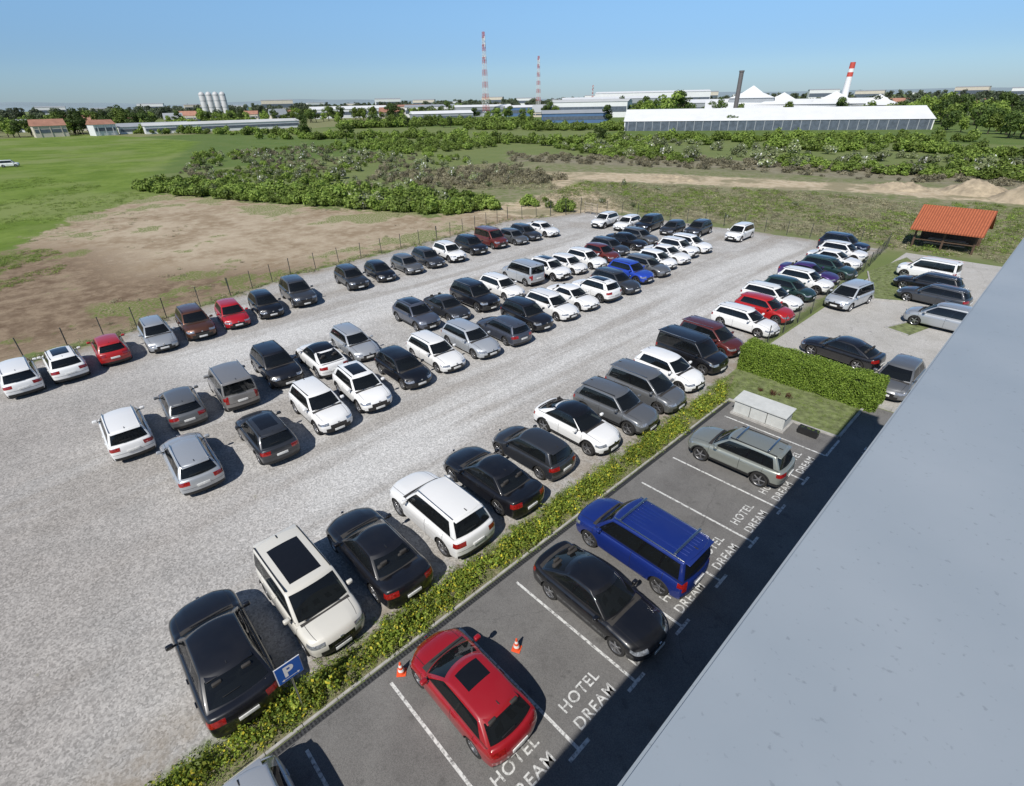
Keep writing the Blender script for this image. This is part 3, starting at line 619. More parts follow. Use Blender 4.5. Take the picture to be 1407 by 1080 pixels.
def trunk_part(h,r,rs,limbs=6):
    parts=[]
    def tube(a,b,r0,r1):
        a=Vector(a);b=Vector(b);d=(b-a).normalized();u=d.orthogonal().normalized();w=d.cross(u);vv=[]
        for p,rr_ in ((a,r0),((a+b)/2+u*r0*.4,(r0+r1)/2),(b,r1)):
            for i in range(7):
                an=i*2*math.pi/7; vv.append(tuple(p+u*math.cos(an)*rr_+w*math.sin(an)*rr_))
        f=[[k*7+i,k*7+(i+1)%7,(k+1)*7+(i+1)%7,(k+1)*7+i] for k in range(2) for i in range(7)]
        parts.append((vv,f,[0]*len(f)))
    tube((0,0,0),(0,0,h),r,r*.4)
    for i in range(limbs):
        a=rs.uniform(0,6.28); z=h*rs.uniform(.45,.95); l=h*rs.uniform(.35,.6)
        tube((0,0,z),(math.cos(a)*l,math.sin(a)*l,z+l*.8),r*.4,r*.1)
    return merge(parts)
def foliage_obj(name,V,Q,mats,trunk=None):
    if trunk:
        tv,tf,_=trunk; o=len(V); V=np.vstack([V,np.array(tv)]); Q=np.vstack([Q,np.array(tf)+o])
    me=np_mesh(name,V,Q,mats)
    if trunk:
        mi=np.zeros(len(Q),np.int32); mi[len(Q)-len(tf):]=1; me.polygons.foreach_set('material_index',mi)
    return bpy.data.objects.new(name,me)
def coll(name,objs):
    c=bpy.data.collections.new(name)
    for o in objs: c.objects.link(o)
    return c
def bush_set(name,mat,cnt,n,size,seed,flat=.8):
    out=[]
    for i in range(cnt):
        rs=np.random.default_rng(seed+i); bl=[]
        for k in range(7):
            a=rs.uniform(0,6.28); rr_=rs.uniform(0,.7); s=rs.uniform(.25,.52)
            bl.append((rr_*math.cos(a),rr_*math.sin(a),s*.8+rs.uniform(0,.55)*flat,s,s,s*.9))
        V,Q=leaves(bl,n,size,rs); out.append(foliage_obj(name,V,Q,[mat]))
    return out
def tree_set(name,mat,cnt,n,size,seed,tall=1.0):
    out=[]
    for i in range(cnt):
        rs=np.random.default_rng(seed+i); bl=[]
        for k in range(12):
            a=rs.uniform(0,6.28); z=rs.uniform(.32,.92)*tall; w=.30*math.sin(clamp((z/tall-.2)/.85)*math.pi)+.05
            rr_=rs.uniform(.2,1)*w; s=rs.uniform(.12,.21)
            bl.append((rr_*math.cos(a),rr_*math.sin(a),z,s,s,s*.8))
        V,Q=leaves(bl,n,size,rs); out.append(foliage_obj(name,V,Q,[mat,bark],trunk_part(.6*tall,.03,rs)))
    return out
def scatter(name,pts,col):
    if not len(pts): return
    pts=np.array(pts,float)
    me=bpy.data.meshes.new(name); me.vertices.add(len(pts)); me.vertices.foreach_set('co',pts[:,:3].astype(np.float32).ravel()); me.update()
    a=me.attributes.new('rot','FLOAT_VECTOR','POINT'); r=np.zeros((len(pts),3),np.float32); r[:,2]=pts[:,3]; a.data.foreach_set('vector',r.ravel())
    a=me.attributes.new('scl','FLOAT_VECTOR','POINT'); s=np.stack([pts[:,4],pts[:,4],pts[:,4]*pts[:,6]],1).astype(np.float32); a.data.foreach_set('vector',s.ravel())
    a=me.attributes.new('idx','INT','POINT'); a.data.foreach_set('value',pts[:,5].astype(np.int32))
    o=obj(name,me); ng=bpy.data.node_groups.new(name,'GeometryNodeTree')
    ng.interface.new_socket('Geometry',in_out='INPUT',socket_type='NodeSocketGeometry'); ng.interface.new_socket('Geometry',in_out='OUTPUT',socket_type='NodeSocketGeometry')
    gi=ng.nodes.new('NodeGroupInput'); go=ng.nodes.new('NodeGroupOutput'); ip=ng.nodes.new('GeometryNodeInstanceOnPoints'); ci=ng.nodes.new('GeometryNodeCollectionInfo')
    ci.inputs['Collection'].default_value=col; ci.inputs['Separate Children'].default_value=True; ci.inputs['Reset Children'].default_value=True
    def at(n,t):
        q=ng.nodes.new('GeometryNodeInputNamedAttribute'); q.data_type=t; q.inputs['Name'].default_value=n; return q.outputs['Attribute']
    ng.links.new(gi.outputs[0],ip.inputs['Points']); ng.links.new(ci.outputs[0],ip.inputs['Instance']); ip.inputs['Pick Instance'].default_value=True
    ng.links.new(at('idx','INT'),ip.inputs['Instance Index']); ng.links.new(at('rot','FLOAT_VECTOR'),ip.inputs['Rotation']); ng.links.new(at('scl','FLOAT_VECTOR'),ip.inputs['Scale'])
    ng.links.new(ip.outputs[0],go.inputs[0])
    md=o.modifiers.new('scatter','NODES'); md.node_group=ng; return o
def fill(poly,n,smin,smax,nvar,zs=(.8,1.2),keep=None):
    P_=np.array(poly); lo=P_.min(0);hi=P_.max(0); out=[]
    while len(out)<n:
        c=rng.uniform(lo,hi,(n*3,2)); c=c[poly_sd(c,poly)>0]
        if keep is not None: c=c[keep(c)]
        for q in c[:n-len(out)]:
            out.append((q[0],q[1],-.02,rng.uniform(0,6.28),smin+(smax-smin)*rng.uniform()**1.6,rng.integers(nvar),rng.uniform(*zs)))
    return out
cB=coll('src_bush',bush_set('bush',LM,5,380,.26,100)); cBL=coll('src_blossom',bush_set('blossom_bush',LB,3,380,.24,200)); cSC=coll('src_scrub',bush_set('scrub',LS,3,260,.22,250))
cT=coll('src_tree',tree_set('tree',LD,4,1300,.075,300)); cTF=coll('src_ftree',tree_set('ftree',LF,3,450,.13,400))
cTM=coll('src_mtree',tree_set('mtree',LM,3,1000,.085,350,.9))
def patch(c,f=.05,th=0.0,ph=0): return (np.sin(c[:,0]*f+ph)+np.sin(c[:,1]*f*1.3+ph*2)+np.sin((c[:,0]+c[:,1])*f*2.1+ph))>th
ZA=[(-134,20),(-118,24),(-100,31),(-63,46),(-60,54),(-66,58),(-80,54),(-105,40),(-138,28)]
ZB=[(-140,30),(-80,57),(-75,80),(-90,95),(-139,101),(-215,95),(-215,55)]
ZC=[(-150,155),(-100,128),(-75,128),(-8,132),(45,127),(70,165),(-10,172),(-70,175),(-130,195)]
pts=fill(ZA,640,.9,2.0,5)+fill(ZB,230,.7,1.7,5,keep=lambda c:patch(c,.09,.6,1))+fill(ZC,560,1.1,2.6,5,(.6,1.0),keep=lambda c:patch(c,.06,.1,2))
pts+=fill([(2,114),(45,107),(60,150),(5,150)],130,2.2,3.6,5)
pts+=fill([(-62,60),(-50,58),(-52,62),(-62,66)],16,.8,1.5,5)
pts+=fill([(-215,100),(-150,100),(-150,140),(-260,150)],180,1.2,2.4,5,keep=lambda c:patch(c,.05,0,4))
scatter('shrub_thicket',pts,cB)
scatter('blossoming_shrub_thicket',fill(ZB,230,.8,1.8,3)+fill(ZA,45,1,1.9,3)+fill(ZC,160,1.2,2.6,3)+fill([(-64,60),(-15,68),(-10,100),(-70,88)],10,.5,1.0,3),cBL)
scatter('dry_scrub',fill(ZB,330,.6,1.3,3,keep=lambda c:patch(c,.11,-.4,5))+fill(SCRUB,420,.7,1.6,3,(.5,.9))+fill([(-110,62),(-80,64),(-70,85),(-100,95)],160,.6,1.4,3),cSC)
def polar(az,D): a=R(az); return (-math.sin(a)*D,math.cos(a)*D)
def line_trees(az0,D0,az1,D1,n,smin,smax,nv,w=8,zs=(.8,1.2)):
    out=[];a=polar(az0,D0);b=polar(az1,D1)
    for i in range(n):
        t=rng.uniform(0,1); x=a[0]+(b[0]-a[0])*t+rng.normal()*w; y=a[1]+(b[1]-a[1])*t+rng.normal()*w
        out.append((x,y,-.05,rng.uniform(0,6.28),rng.uniform(smin,smax),rng.integers(nv),rng.uniform(*zs)))
    return out
mid=[]
for a in ((82,480,66,330,80,2,4.2),(68,300,50,260,90,1.6,3.6),(56,230,34,215,90,1.6,3.4),(50,340,34,300,110,2.3,4.2),(33,225,8,235,110,1.6,3.2),(22,200,3,190,100,1.6,3.0),(62,400,44,420,110,3,5),(90,600,70,560,80,3,6)):
    mid+=line_trees(*a,5,5)
scatter('hedgerow_bushes',mid,cB)
tr=[]
for a in ((89,480,80,470,40,9,14),(88,560,76,640,34,8,13),(76,620,64,560,30,8,14),(64,600,52,620,36,8,14),(60,420,52,380,16,6,9),(50,520,36,560,24,8,13),(36,600,28,420,20,9,15),(28,420,20,430,10,9,13),(14,420,3,360,40,9,14),(8,300,1,260,20,7,11)):
    tr+=line_trees(*a,3,12)
for az,D,s in ((66.3,330,11),(62.5,250,9),(37.5,205,7),(63,480,9),(25.5,300,8),(56,300,7),(36.8,400,12),(31.5,370,22),(30,390,20),(33.3,390,17)):
    x,y=polar(az,D); tr.append((x,y,0,az,s,int(az)%3,.9))
scatter('tree_row',tr[0::2],cT); scatter('broadleaf_tree_row',[(*q[:5],q[5]%3,q[6]) for q in tr[1::2]],cTM)
far=[]
for a in ((96,1100,72,1000,240,9,15),(72,1000,50,1000,220,9,15),(50,900,30,900,200,9,15),(30,700,12,650,160,8,13),(12,520,-4,480,110,8,12),(90,2200,50,2300,300,12,20),(50,2000,10,1900,300,12,20),(12,900,-6,800,120,9,14)):
    far+=line_trees(*a,3,40)
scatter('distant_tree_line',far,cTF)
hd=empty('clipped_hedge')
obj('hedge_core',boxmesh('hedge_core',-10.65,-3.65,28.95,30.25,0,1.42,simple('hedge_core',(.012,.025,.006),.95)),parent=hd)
def box_leaves(x0,x1,y0,y1,z1,n,size,mat,name,parent):
    rs=np.random.default_rng(5); A=[(x1-x0)*(y1-y0),(x1-x0)*z1,(x1-x0)*z1,(y1-y0)*z1,(y1-y0)*z1]; A=np.array(A)/sum(A)
    k=rs.choice(5,n,p=A);u=rs.uniform(0,1,n);v=rs.uniform(0,1,n)
    X_=x0+(x1-x0)*u;Y_=y0+(y1-y0)*u
    c=np.zeros((n,3));d=np.zeros((n,3))
    for i in range(5):
        m=k==i
        if i==0:c[m]=np.column_stack([X_[m],y0+(y1-y0)*v[m],np.full(m.sum(),z1)]);d[m]=(0,0,1)
        elif i<3: c[m]=np.column_stack([X_[m],np.full(m.sum(),y0 if i==1 else y1),z1*v[m]]);d[m]=(0,-1 if i==1 else 1,0)
        else: c[m]=np.column_stack([np.full(m.sum(),x0 if i==3 else x1),Y_[m],z1*v[m]]);d[m]=(-1 if i==3 else 1,0,0)
    lump=(np.sin(c[:,0]*3.1+c[:,2]*2)+np.sin(c[:,1]*4+c[:,0]*1.7)+np.sin(c[:,2]*5+c[:,0]*5.3))*.035
    c+=d*(lump[:,None]+rs.uniform(-.08,.09,n)[:,None])
    nr=d+rs.normal(size=(n,3))*.6; nr/=np.linalg.norm(nr,axis=1)[:,None]; t=np.cross(nr,rs.normal(size=(n,3)));t/=np.linalg.norm(t,axis=1)[:,None];w=np.cross(nr,t)
    s=size*rs.uniform(.6,1.3,n)[:,None]
    V=np.stack([c-t*s*.5,c+w*s*.3,c+t*s*.5,c-w*s*.3],1).reshape(-1,3); V[:,2]=np.maximum(V[:,2],.01)
    obj(name,np_mesh(name,V,np.arange(4*n).reshape(n,4),[mat]),parent=parent)
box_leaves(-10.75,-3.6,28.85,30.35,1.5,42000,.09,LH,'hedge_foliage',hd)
def tuft_set(name,mat,cnt,n,size,seed,zz=.5):
    out=[]
    for i in range(cnt):
        rs=np.random.default_rng(seed+i); bl=[(rs.uniform(-.3,.3),rs.uniform(-.3,.3),.15+rs.uniform(0,.25)*zz,.22,.22,.2) for _ in range(4)]
        V,Q=leaves(bl,n,size,rs); out.append(foliage_obj(name,V,Q,[mat]))
    return out
cY=coll('src_cover',tuft_set('tuft',LY,5,110,.10,700,.9)); cG=coll('src_grass',tuft_set('gtuft',LG,4,60,.10,800,.3)); cGG=coll('src_ggrass',tuft_set('ggtuft',LM,4,70,.09,850,.2)); cR=coll('src_copper',bush_set('copper',LR,2,300,.14,900))
STR=[(-10.75,-14),(-9.42,-14),(-9.42,24.6),(-10.1,27.5),(-10.9,27.5)]
scatter('groundcover_shrubs',fill([(-10.45,-14),(-9.6,-14),(-9.55,25),(-10.5,27)],1000,.25,.85,5,(.5,1.4),keep=lambda c:patch(c,1.1,-1.9,3))+fill([(-10.2,-14),(-9.8,-14),(-9.8,25),(-10.2,27)],170,.7,1.15,5,(.7,1.3)),cY)
scatter('grass_verge',fill(STR,2300,.22,.5,4,(.4,.9))+fill([(-10.6,25),(-4.1,25.3),(-4.1,28.8),(-10.7,28.8)],900,.2,.42,4,(.3,.6))+fill([(-11.1,56),(-9.9,63.5),(-7.7,60),(-6.7,49.2),(-8.5,48.3)],900,.25,.5,4,(.3,.6)),cGG)
scatter('copper_leaf_shrub',[(-7.9,27.2,0,0,.38,0,.9),(-7.2,27.4,0,1,.33,1,.9),(-8.6,27.1,0,2,.26,0,.9)],cR)
wd=[]
FEN=[(-44.3,-14),(-44.3,0),(-46.2,6.4),(-48,11.8),(-50.3,18.1),(-51.4,36.4),(-54.0,50.5),(-51,56)]
for (x0,y0),(x1,y1) in zip(FEN[:-1],FEN[1:]):
    for i in range(int(math.hypot(x1-x0,y1-y0)*4)):
        t=rng.uniform(); wd.append((x0+(x1-x0)*t+rng.normal()*.35,y0+(y1-y0)*t+rng.normal()*.4,0,rng.uniform(0,6),rng.uniform(.3,.9),rng.integers(4),rng.uniform(.5,1.2)))
nf=len(wd)
wd+=fill([(-62,62),(-48,66),(-12,67.5),(-12,98),(-30,100),(-70,86)],3200,.6,1.8,4,(.4,.9))
wd+=fill([(-115,62),(-80,64),(-66,76),(-90,92),(-110,95)],1500,.8,2.2,4,(.4,.9))
wd+=fill([(-12,67),(25,68),(30,100),(-12,100)],1900,.6,1.6,4,(.4,.9))
wd+=fill(DIRT,300,.5,1.2,4,(.3,.7),keep=lambda c:patch(c,.15,.8,3))
wd+=fill(STR,350,.25,.5,4,(.4,.9))
scatter('dry_grass_tufts',wd,cG)
gw=fill([(-62,62),(-48,66),(-12,67.5),(-12,98),(-30,100),(-70,86)],1700,.6,1.9,4,(.4,.9),keep=lambda c:patch(c,.2,-.3,3))+fill([(-12,67),(25,68),(30,104),(-12,104)],1500,.7,2.0,4,(.4,.9),keep=lambda c:patch(c,.2,-.3,3))
gw+=fill([(-140,-40),(-85,-8),(-120,22),(-180,10)],1300,.6,1.8,4,(.25,.6),keep=lambda c:patch(c,.12,.1,3))
gw+=fill([(-75,-12),(-60,-10),(-72,6),(-84,2)],420,.5,1.4,4,(.25,.6),keep=lambda c:patch(c,.3,.0,1))
gw+=[(w[0]+rng.normal()*.3,w[1]+rng.normal()*.3,0,w[3],w[4]*.8,w[5],w[6]) for w in wd[:nf]]
scatter('green_weeds',gw,cGG)
# ------------------------------------------------------------------ fence
fm_=simple('fence_post_paint',(.05,.055,.05),.6); fn_=empty('wire_mesh_fence')
def tube_mesh(name,segs,r,mat,n=6):
    parts=[]
    for a,b in segs:
        a=Vector(a);b=Vector(b);d=(b-a).normalized();u=d.orthogonal().normalized();w=d.cross(u)
        vv=[tuple(p+u*math.cos(i*2*math.pi/n)*r+w*math.sin(i*2*math.pi/n)*r) for p in (a,b) for i in range(n)]
        f=[[i,(i+1)%n,n+(i+1)%n,n+i] for i in range(n)]+[list(range(n-1,-1,-1)),list(range(n,2*n))]
        parts.append((vv,f,[0]*len(f)))
    return mesh_from(name,merge(parts),[mat])
def fence(path,h,step,parent,wires=7,r=.035,vert=0):
    posts=[];ws=[]
    for (x0,y0),(x1,y1) in zip(path[:-1],path[1:]):
        L_=math.hypot(x1-x0,y1-y0);n=max(1,round(L_/step))
        for i in range(n+1): 
            t=i/n; lx=random.uniform(-.05,.05); posts.append(((x0+(x1-x0)*t,y0+(y1-y0)*t,0),(x0+(x1-x0)*t+lx,y0+(y1-y0)*t+lx,h+.05)))
        for k in range(wires):
            z=.06+(h-.08)*k/(wires-1); ws.append(((x0,y0,z),(x1,y1,z)))
        if vert:
            m=int(L_/vert)
            for i in range(m): t=i/m; ws.append(((x0+(x1-x0)*t,y0+(y1-y0)*t,.05),(x0+(x1-x0)*t,y0+(y1-y0)*t,h)))
    obj('posts',tube_mesh('posts',posts,r,fm_),parent=parent); obj('wires',tube_mesh('wires',ws,.003,fm_,3),parent=parent)
fence(FEN,1.6,2.5,fn_,7)
f2=empty('wire_mesh_fence'); fence([(-49,63),(-30,65.6),(-12.3,66.6)],1.6,2.5,f2,7)
f3=empty('wire_mesh_fence'); fence([(-10.95,31.0),(-10.95,46.5),(-11.6,58),(-12.3,66)],1.3,2.5,f3,9,.03,.12)
gt=empty('metal_gate'); fence([(-51,56),(-50,58.2),(-49.2,60.5)],2.1,2.2,gt,12,.05,.10)
wood=simple('weathered_wood',(.33,.28,.21),.85,var=.25,scale=5,bump=.3); wg_=empty('wooden_gate')
for z in (.3,.65,1.0,1.35): obj('rail',boxmesh('rail',-48.9,-46.6,60.9,60.96,z,z+.12,wood),parent=wg_)
for x in (-48.9,-47.8,-46.7): obj('post',boxmesh('post',x,x+.1,60.97,61.07,0,1.6,wood),parent=wg_)
# ------------------------------------------------------------------ shaft box
sb=empty('ventilation_shaft_box'); lt=simple('pale_grey_panel',(.52,.53,.51),.6,var=.1,scale=3)
obj('base_kerb',boxmesh('base_kerb',-8.7,-6.0,23.7,25.0,0,.12,M['kerb'],.01),parent=sb)
obj('body',boxmesh('body',-8.6,-6.1,23.8,24.8,.12,.8,lt,.015),parent=sb)
for x in (-7.77,-6.94): obj('seam',boxmesh('seam',x-.012,x+.012,23.785,23.798,.14,.8,M['trim']),parent=sb)
me=bpy.data.meshes.new('lid'); me.from_pydata([(-8.68,23.72,.803),(-6.02,23.72,.803),(-6.02,24.9,.87),(-8.68,24.9,.87),(-8.68,23.72,.85),(-6.02,23.72,.85),(-6.02,24.9,.92),(-8.68,24.9,.92)],[],[[0,3,2,1],[4,5,6,7],[0,1,5,4],[1,2,6,5],[2,3,7,6],[3,0,4,7]]); me.materials.append(lt); obj('lid',me,parent=sb)
pl=empty('planter_box'); obj('trough',boxmesh('trough',-5.6,-4.7,24.3,24.65,0.01,.35,M['trim'],.02),parent=pl)
scatter('planter_plants',[(-5.4+i*.17,24.47,.3,i,.3,i%4,.9) for i in range(5)],cGG)
# ------------------------------------------------------------------ cones
org=simple('cone_orange',(.75,.10,.03),.5,var=.1); whi=simple('cone_white',(.75,.75,.73),.5,var=.05)
def cone(x,y,s=1):
    e=empty('traffic_cone',(x,y,.012),random.uniform(0,1)); e.scale=(s,s,s)
    obj('base',boxmesh('base',-.15,.15,-.15,.15,0,.03,org,.01),parent=e)
    pr=[(.125,.03),(.105,.14),(.103,.14),(.085,.24),(.083,.24),(.066,.33),(.064,.33),(.048,.42),(.046,.42),(.03,.52),(.0,.525)]
    v,f,m=lathe(pr,20,mats=[0,0,1,1,0,0,1,1,0,0]); v=[(a,c,b) for a,b,c in v]
    obj('cone_body',mesh_from('cone_body',(v,f,m),[org,whi]),parent=e)
cone(-8.8,3.65,.9);cone(-7.0,6.55,.9);cone(-2.45,23.9,.9)
# ------------------------------------------------------------------ parking sign
ps=empty('parking_sign',(-9.75,1.15,0),R(0)); blue=simple('sign_blue',(.012,.10,.42),.35,var=.05)
sw=simple('sign_white',(.8,.8,.8),.4,var=.03)
obj('pole',tube_mesh('pole',[((0,0,0),(0,0,2.2))],.03,M['chrome'],12),parent=ps)
obj('border',boxmesh('border',.035,.05,-.33,.33,1.57,2.21,sw,.003),parent=ps)
obj('panel',boxmesh('panel',.0525,.056,-.31,.31,1.59,2.19,blue),parent=ps)
t=text('P',.058,0,.5,0,ps,mat=sw,off=.018); t.location=(.0585,-.02,1.75); t.rotation_euler=(R(90),0,R(90))
me=bpy.data.meshes.new('arrow'); q=[(-.24,1.67),(-.17,1.71),(-.17,1.68),(.17,1.68),(.17,1.71),(.24,1.67),(.17,1.63),(.17,1.66),(-.17,1.66),(-.17,1.63)]
me.from_pydata([(.0585,a,b) for a,b in q],[],[list(range(10))]); me.materials.append(sw); obj('arrow',me,parent=ps)
# ------------------------------------------------------------------ pavilion
sh=empty('garden_pavilion'); dw=simple('dark_timber',(.09,.055,.035),.8,var=.3,scale=6)
def tiles():
    m,nt,b=newmat('red_roof_tiles'); b.inputs['Roughness'].default_value=.8
    tc=N(nt,'ShaderNodeTexCoord'); wv=N(nt,'ShaderNodeTexWave'); wv.bands_direction='X'; wv.inputs['Scale'].default_value=1.4; wv.inputs['Distortion'].default_value=.3; link(nt,tc.outputs['Object'],wv.inputs['Vector'])
    no=N(nt,'ShaderNodeTexNoise'); no.inputs['Scale'].default_value=5; link(nt,tc.outputs['Object'],no.inputs['Vector'])
    r=N(nt,'ShaderNodeValToRGB'); r.color_ramp.elements[0].color=(.22,.055,.022,1); r.color_ramp.elements[1].color=(.42,.12,.05,1)
    a=N(nt,'ShaderNodeMath',operation='MULTIPLY'); link(nt,wv.outputs['Fac'],a.inputs[0]); link(nt,no.outputs['Fac'],a.inputs[1]); a2=N(nt,'ShaderNodeMath',operation='MULTIPLY'); a2.inputs[1].default_value=1.8; link(nt,a.outputs[0],a2.inputs[0]); link(nt,a2.outputs[0],r.inputs[0]); link(nt,r.outputs[0],b.inputs['Base Color'])
    bp=N(nt,'ShaderNodeBump'); bp.inputs['Strength'].default_value=.5; bp.inputs['Distance'].default_value=.05; link(nt,wv.outputs['Fac'],bp.inputs['Height']); link(nt,bp.outputs[0],b.inputs['Normal']); return m
roofm=tiles()
px0,px1,py0,py1=-10.7,-5.6,69.3,73.0
for x in (px0,-8.2,px1):
    for y in (py0,py1): obj('post',boxmesh('post',x-.09,x+.09,y-.09,y+.09,0,1.95,dw,.01),parent=sh)
obj('rear_wall',boxmesh('rear_wall',px0+.1,px1-.1,py1-.03,py1+.03,0,1.9,dw),parent=sh)
for y in (py0,py1): obj('beam',boxmesh('beam',px0-.3,px1+.3,y-.085,y+.085,1.953,2.08,dw),parent=sh)
obj('railing',boxmesh('railing',px0+.1,px1-.1,py0-.03,py0+.03,.8,.9,dw),parent=sh)
ym=(py0+py1)/2
me=bpy.data.meshes.new('roof'); X0,X1=px0-.5,px1+.5; zR=3.9
vs=[(X0,py0-.8,1.85),(X1,py0-.8,1.85),(X1,ym,zR),(X0,ym,zR),(X0,py1+.8,1.85),(X1,py1+.8,1.85)]; vs+=[(x,y,z+.14) for x,y,z in vs]
me.from_pydata(vs,[],[[6,7,8,9],[9,8,11,10],[0,3,2,1],[3,4,5,2],[0,1,7,6],[4,10,11,5],[0,6,9,3],[3,9,10,4],[1,2,8,7],[2,5,11,8]]); me.materials.append(roofm); obj('roof',me,parent=sh)
for yy in (py0+.8,py1-.9): obj('bench',boxmesh('bench',px0+.8,px1-.8,yy,yy+.4,.42,.48,wood),parent=sh)
obj('table',boxmesh('table',px0+1,px1-1,ym-.4,ym+.4,.72,.78,wood),parent=sh)
# ------------------------------------------------------------------ dirt mounds
def mound(x,y,rx,ry,h,seed,mat):
    rs=np.random.default_rng(seed); n=44; u=np.linspace(-1,1,n); A,B=np.meshgrid(u,u,indexing='ij'); r=np.hypot(A,B)
    ph=rs.uniform(0,6,9); nz=sum(np.sin(A*(3+2.3*k)+ph[k]+B*k)*np.cos(B*(2.5+2.7*k)+ph[-k-1])/(1.3+k*.8) for k in range(8))
    Z=h*np.clip(1-r**1.6,0,1)*(1+.45*nz)+rs.normal(size=r.shape)*.05*(r<.95)-.03
    V=np.column_stack([(x+A*rx).ravel(),(y+B*ry).ravel(),Z.ravel()]); i,j=np.meshgrid(np.arange(n-1),np.arange(n-1),indexing='ij');a=(i*n+j).ravel()
    obj('soil_mound',np_mesh('soil_mound',V,np.stack([a,a+n,a+n+1,a+1],1),[mat],False))
mm=simple('loose_earth',(.36,.295,.205),.95,var=.4,scale=.8,bump=.8)
for k,(x,y,rx,ry,h) in enumerate(((-4,112,6,5,3.0),(2,114,7,5,3.2),(-12,115,5,4,1.8),(8,108,5,4,2.2),(-22,113,5,3,1.0),(-58,100,6,3,.8))): mound(x,y,rx,ry,h,k,mm)
# ------------------------------------------------------------------ distant buildings
wh=simple('white_cladding',(.68,.69,.69),.6,var=.05,scale=.2); gy=simple('grey_cladding',(.30,.32,.34),.6,var=.08,scale=.2); dk=simple('dark_glazing',(.10,.12,.15),.3,var=.3,scale=.6)
rt=simple('terracotta_roof',(.32,.16,.11),.8,var=.2,scale=.4); bl=simple('blue_cladding',(.08,.15,.28),.5,var=.1,scale=.2); cr=simple('cream_wall',(.55,.50,.42),.8,var=.1,scale=.3)
rg=simple('pale_roof',(.50,.51,.50),.7,var=.1,scale=.1)
def gable(name,cx,cy,ang,L_,D_,hw_,hr,wall,roof,band=None,bays=0,mw=.22,mm_=None):
    e=empty(name,(cx,cy,0),ang)
    obj('walls',boxmesh('walls',-L_/2,L_/2,0,D_,0,hw_,wall),parent=e)
    o=.4; me=bpy.data.meshes.new('roof'); vs=[(-L_/2-o,-o,hw_+.02),(L_/2+o,-o,hw_+.02),(L_/2+o,D_/2,hr),(-L_/2-o,D_/2,hr),(-L_/2-o,D_+o,hw_+.02),(L_/2+o,D_+o,hw_+.02)]
    me.from_pydata(vs,[],[[0,1,2,3],[3,2,5,4],[0,3,4],[1,5,2]]); me.materials.append(roof); obj('roof',me,parent=e)
    if band: obj('window_band',boxmesh('window_band',-L_/2+.5,L_/2-.5,-.12,-.02,hw_*band[0],hw_*band[1],dk),parent=e)
    for i in range(bays):
        x=-L_/2+L_*(i+.5)/bays; obj('mullion',boxmesh('mullion',x-mw,x+mw,-.25,-.13,0,hw_,mm_ or wall),parent=e)
    return e
ax,ay=-170.7,241.1; bx,by=-55.7,309.8
L_=math.hypot(bx-ax,by-ay); ang=math.atan2(by-ay,bx-ax)
gable('white_industrial_hall',(ax+bx)/2,(ay+by)/2,ang,L_,30,4.2,9.2,wh,wh,(.0,.98),34,.14,gy)
def bld(name,az,D,w,d,h,hr,wall,roof,dang=0,band=(.35,.7),bays=0):
    x,y=polar(az,D); return gable(name,x,y,R(az+dang),w,d,h,hr,wall,roof,band,bays)
bld('factory_building',20.5,420,110,40,7,12,wh,wh,8); bld('factory_building',27,500,80,40,10,12.5,gy,wh,5)
def tent(az,D,w,h,hr):
    x,y=polar(az,D); e=empty('exhibition_tent_hall',(x,y,0),R(az)); obj('walls',boxmesh('walls',-w/2,w/2,0,w,0,h,gy),parent=e)
    me=bpy.data.meshes.new('roof'); a=w/2+.6; vs=[(-a,-.6,h+.03),(a,-.6,h+.03),(a,w+.6,h+.03),(-a,w+.6,h+.03)]
    k=a*.45; vs+=[(-k,w/2-k,h+(hr-h)*.42),(k,w/2-k,h+(hr-h)*.42),(k,w/2+k,h+(hr-h)*.42),(-k,w/2+k,h+(hr-h)*.42),(0,w/2,hr)]
    me.from_pydata(vs,[],[[0,1,5,4],[1,2,6,5],[2,3,7,6],[3,0,4,7],[4,5,8],[5,6,8],[6,7,8],[7,4,8]]); me.materials.append(wh); obj('roof',me,parent=e)
tent(24.2,430,28,13,20.5); tent(21.6,425,32,9,16); tent(17.6,425,34,9,16); tent(14.4,425,26,8,14)
bld('warehouse',39,520,70,40,12,14,wh,rg,-10); bld('warehouse',36,640,120,60,14,16,gy,wh,5); bld('warehouse',40,400,46,20,6,8,bl,gy,5); bld('warehouse',45,600,40,30,8,10,bl,wh,0)
bld('warehouse',49,620,60,30,9,11,gy,wh,6); bld('warehouse',54,650,60,30,10,12,wh,gy,0); bld('warehouse',53,480,50,20,6,8,gy,wh,10); bld('warehouse',61.5,700,90,30,9,12,wh,wh,10); bld('warehouse',57,760,60,30,10,12,cr,rt,0)
bld('warehouse',72.5,430,95,14,4.5,6,wh,rg,12); bld('warehouse',78,440,40,14,4,6,wh,gy,8); bld('warehouse',33,760,140,50,20,22,wh,wh,0)
for i,(az,D) in enumerate(((86.5,560),(85,440),(83,540),(81.5,430),(76.5,650),(75.5,720),(79.8,700),(70.5,700),(68,760),(66.8,820),(64.5,780),(58,620),(51.5,760),(47,800),(13,600),(10,620),(6.5,560),(3.5,600),(8,700),(42,760),(43.3,560))):
    bld('brick_house' if i%2 else 'rendered_house',az,D,12+4*(i%3),9,4+2*(i%2),8.5+(i%3),cr if i%3 else wh,rt if i%4 else gy,(i*37)%60-30,(.4,.7),3)
for i in range(26):
    az=2+i*3.3; bld('apartment_block',az,1500+200*(i%4),40+15*(i%3),18,14+5*(i%3),16+5*(i%3),wh if i%2 else cr,gy,(i*23)%40-20)
sm=simple('silo_metal',(.5,.5,.5),.5,var=.1,scale=.3)
